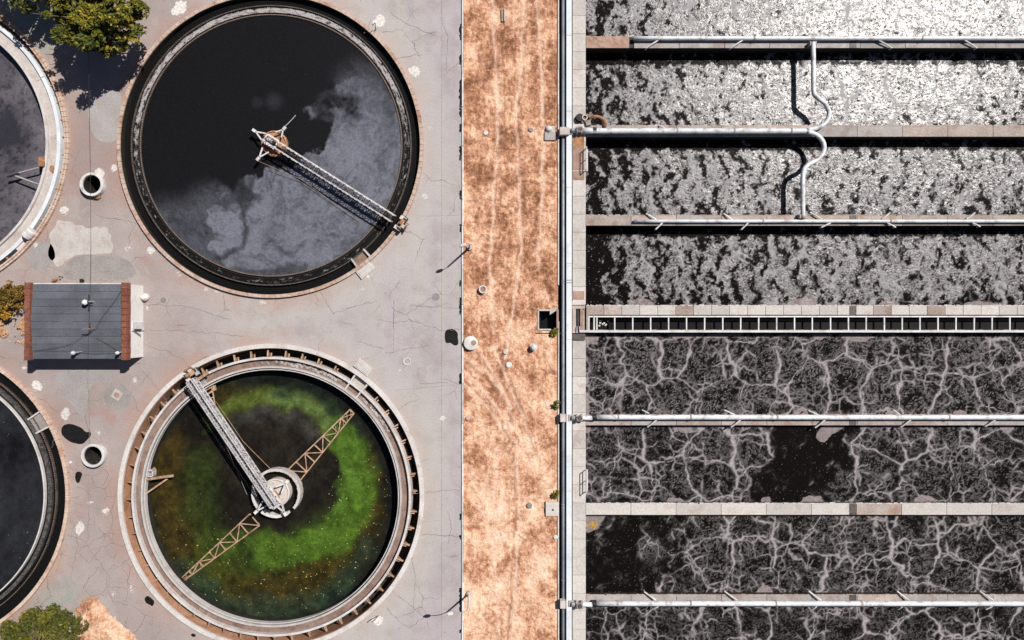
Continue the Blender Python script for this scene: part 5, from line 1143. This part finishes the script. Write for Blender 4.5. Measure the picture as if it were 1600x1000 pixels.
# ------------------------------------------------------------------ vegetation
def foliage(name, parent, blobs, n, size, mat, tone_off=0.0, seed=1):
    rg = np.random.default_rng(seed); V = []; tones = []
    tot = sum(b[3] ** 2 for b in blobs); out_c = []; rad = []
    for (cx, cy, cz, r, rz_) in blobs:
        k = max(40, int(n * r * r / tot)); d_ = rg.normal(size=(k, 3)); d_ /= np.linalg.norm(d_, axis=1)[:, None]
        rr = r * rg.random(k) ** .38; c_ = np.array([cx, cy, cz]) + d_ * rr[:, None] * np.array([1, 1, rz_]); out_c.append(c_)
        rad.append(np.full(k, rg.normal(0, .12)))
    C = np.concatenate(out_c); bt = np.concatenate(rad)
    dens_ = fbm(C[:, 0] * 1.3 + 5, C[:, 1] * 1.3 + C[:, 2] * .7, 3); keepm = dens_ > .43; C = C[keepm]; bt = bt[keepm]
    k = len(C); t1 = rg.normal(size=(k, 3)); t1[:, 2] *= .5; t1 /= np.linalg.norm(t1, axis=1)[:, None]; t2 = rg.normal(size=(k, 3)); t2[:, 2] *= .5
    t2 -= (t1 * t2).sum(1)[:, None] * t1; t2 /= np.linalg.norm(t2, axis=1)[:, None]
    s_ = size * (.6 + .8 * rg.random(k))[:, None]; a = t1 * s_; b = t2 * s_ * .5
    V = np.stack([C - a, C - b * .9, C + a, C + b], 1).reshape(-1, 3); F = np.arange(4 * k).reshape(k, 4)
    L = wloc(parent) if parent else Vector((0, 0, 0)); V = V - np.array(L)
    me = bpy.data.meshes.new(name); me.from_pydata(V.tolist(), [], F.tolist()); me.update(); me.materials.append(MT[mat])
    tone = np.clip(.42 + tone_off + bt + .55 * (fbm(C[:, 0] * .9, C[:, 1] * .9, 3) - .5) + rg.normal(0, .17, k), 0, 1)
    setattr_f(me, 'tone', np.repeat(tone, 4)); o = bpy.data.objects.new(name, me); sc.collection.objects.link(o); o.parent = parent
    return o
def tree(bx, by, hz, blobs, n, size, mat, label, cat='tree', group=None, seed=1, tone=0, name='tree'):
    b = ground_pt(bx, by); t = thing(name, b, label, cat, group)
    top = Vector((b.x, b.y, hz * .55)); m = MB(); m.tube([b - Vector((0, 0, .1)), b.lerp(top, .5) + Vector((.1, .05, 0)), top], [hz * .045, hz * .035, hz * .025], 8)
    m.build('trunk', 'bark', t); m = MB()
    bl = [(b.x + x * S, b.y + y * S, z, r * S, q) for (x, y, z, r, q) in blobs]
    for (x, y, z, r, q) in bl: e = Vector((x, y, z)); m.tube([top - Vector((0, 0, hz * .15)), top.lerp(e, .5) + Vector((0, 0, .25)), e, e + (e - top) * .25], [hz * .02, hz * .014, hz * .008, .02], 6)
    m.build('limb', 'bark', t); foliage('crown', t, bl, n, size, mat, tone, seed)
    return t
rs = random.Random(3)
def crown(cx, cy, r, z, n, rmin, rmax, zq=.8): 
    return [(cx + r * math.sqrt(rs.random()) * math.cos(a), cy + r * math.sqrt(rs.random()) * math.sin(a), z + rs.uniform(-1, 1) * zq, rs.uniform(rmin, rmax), .75) for a in [rs.random() * 6.28 for _ in range(n)]]
tree(197, 58, 7.4, crown(0, 11, 64, 7.2, 64, 6, 13, 1.5) + crown(0, 3, 45, 6.5, 16, 10, 18, 1.0) + [(52, -10, 5.4, 17, .7), (40, -30, 5.2, 16, .7), (8, -42, 5.0, 15, .7), (-40, -14, 5.6, 18, .7), (-20, -34, 5.3, 15, .7), (58, 10, 5.6, 15, .7), (25, -38, 5.4, 15, .7)], 26000, .22, 'leaf_green', 'large yellow green tree overhanging the paving between the upper tanks', seed=5, tone=.08)
tree(97, -16, 6.8, crown(0, 4, 60, 5.6, 30, 14, 24, 1.0) + [(-30, 22, 5.2, 20, .7), (20, -25, 5.2, 20, .7), (-20, -28, 5.2, 20, .7)], 16000, .24, 'leaf_olive', 'dark tree mostly outside the top left corner, shading the tank', seed=8)
tree(90, 965, 4.2, [(x, y, z * .62, r, q) for (x, y, z, r, q) in crown(0, -26, 54, 4.6, 60, 7, 14, 1.1)] + [(52, 0, 2.2, 13, .7), (30, 12, 2.4, 14, .7), (-20, 12, 2.6, 16, .7), (-56, -6, 2.4, 15, .7)], 30000, .17, 'leaf_olive', 'dense dark green tree in the bottom left corner', seed=12, tone=.06)
def bush(bx, by, blobs, n, size, mat, label, name='bush', seed=2, tone=0, cat='bush'):
    b = ground_pt(bx, by); t = thing(name, b, label, cat); m = MB()
    for (x, y, z, r, q) in blobs[:6]: m.tube([b, Vector((b.x + x * S * .5, b.y + y * S * .5, z * .6)), Vector((b.x + x * S, b.y + y * S, z))], [.08, .05, .02], 6)
    m.build('stem', 'bark', t); foliage('crown', t, [(b.x + x * S, b.y + y * S, z, r * S, q) for (x, y, z, r, q) in blobs], n, size, mat, tone, seed)
bush(34, 472, [(0, 10, 1.8, 17, .7), (-18, 16, 1.7, 14, .7), (-22, -4, 1.6, 14, .7), (2, -8, 1.5, 13, .7), (-34, 6, 1.4, 15, .7), (10, 18, 1.4, 10, .7), (-8, 24, 1.4, 10, .7), (-14, -18, 1.2, 9, .7)], 7500, .17, 'leaf_amber', 'amber green bush against the left side of the hut', seed=21)
tag(foliage('dry_grass', None, [(ground_pt(x, y).x, ground_pt(x, y).y, .12, r * S, .32) for (x, y, r) in ((24, 512, 15), (36, 524, 13), (8, 516, 14), (38, 508, 12), (22, 526, 10), (44, 534, 8), (2, 508, 12), (50, 520, 9))], 16000, .085, 'leaf_dry', 0.05, 31), 'pale dry grass mound left of the hut', 'grass', kind='stuff')
for (x, y, lb, sd_) in ((867, 772, 'small green weed by the curb near the square pad', 3), (866, 519, 'small green weed at the lower corner of the pit', 4), (868, 632, 'small weed against the curb below the vent', 6)):
    bush(x, y, [(0, 0, .35, 5, .8), (3, 4, .3, 3.6, .8), (-3, -3, .25, 3.4, .8), (2, -4, .3, 3, .8)], 420 if sd_ < 6 else 160, .12, 'leaf_green' if sd_ < 6 else 'leaf_olive', lb, 'weed', sd_, .15, 'weed')
# dirt mound bottom left
xs = np.arange(100, 240, 2.0); ys = np.arange(922, 1080, 2.0)
MP = [(148, 929), (158, 940), (172, 956), (186, 972), (200, 986), (218, 1000), (236, 1070), (110, 1070), (112, 990), (118, 955), (128, 940)]
def mz(X, Y):
    d_ = -poly_sdf(X + (fbm(X / 8, Y / 8) - .5) * 12, Y + (fbm(X / 8 + 9, Y / 8) - .5) * 12, MP)
    return np.where(d_ > 0, .02 + .9 * sstep(0, 22, d_) * (.7 + .6 * (fbm(X / 12, Y / 12, 4) - .3)) + .12 * (fbm(X / 2.5, Y / 2.5, 3) - .5), -.05)
md, X, Y = grid_mesh('dirt_mound', xs, ys, 'dirt', mz); setattr_f(md.data, 'track', 0 * X); setattr_f(md.data, 'rut', np.clip(1.5 * fbm(X / 14, Y / 14, 4) - .35, 0, 1))
tag(md, 'bare pinkish earth mound beside the bottom left tree', 'mound', kind='structure')
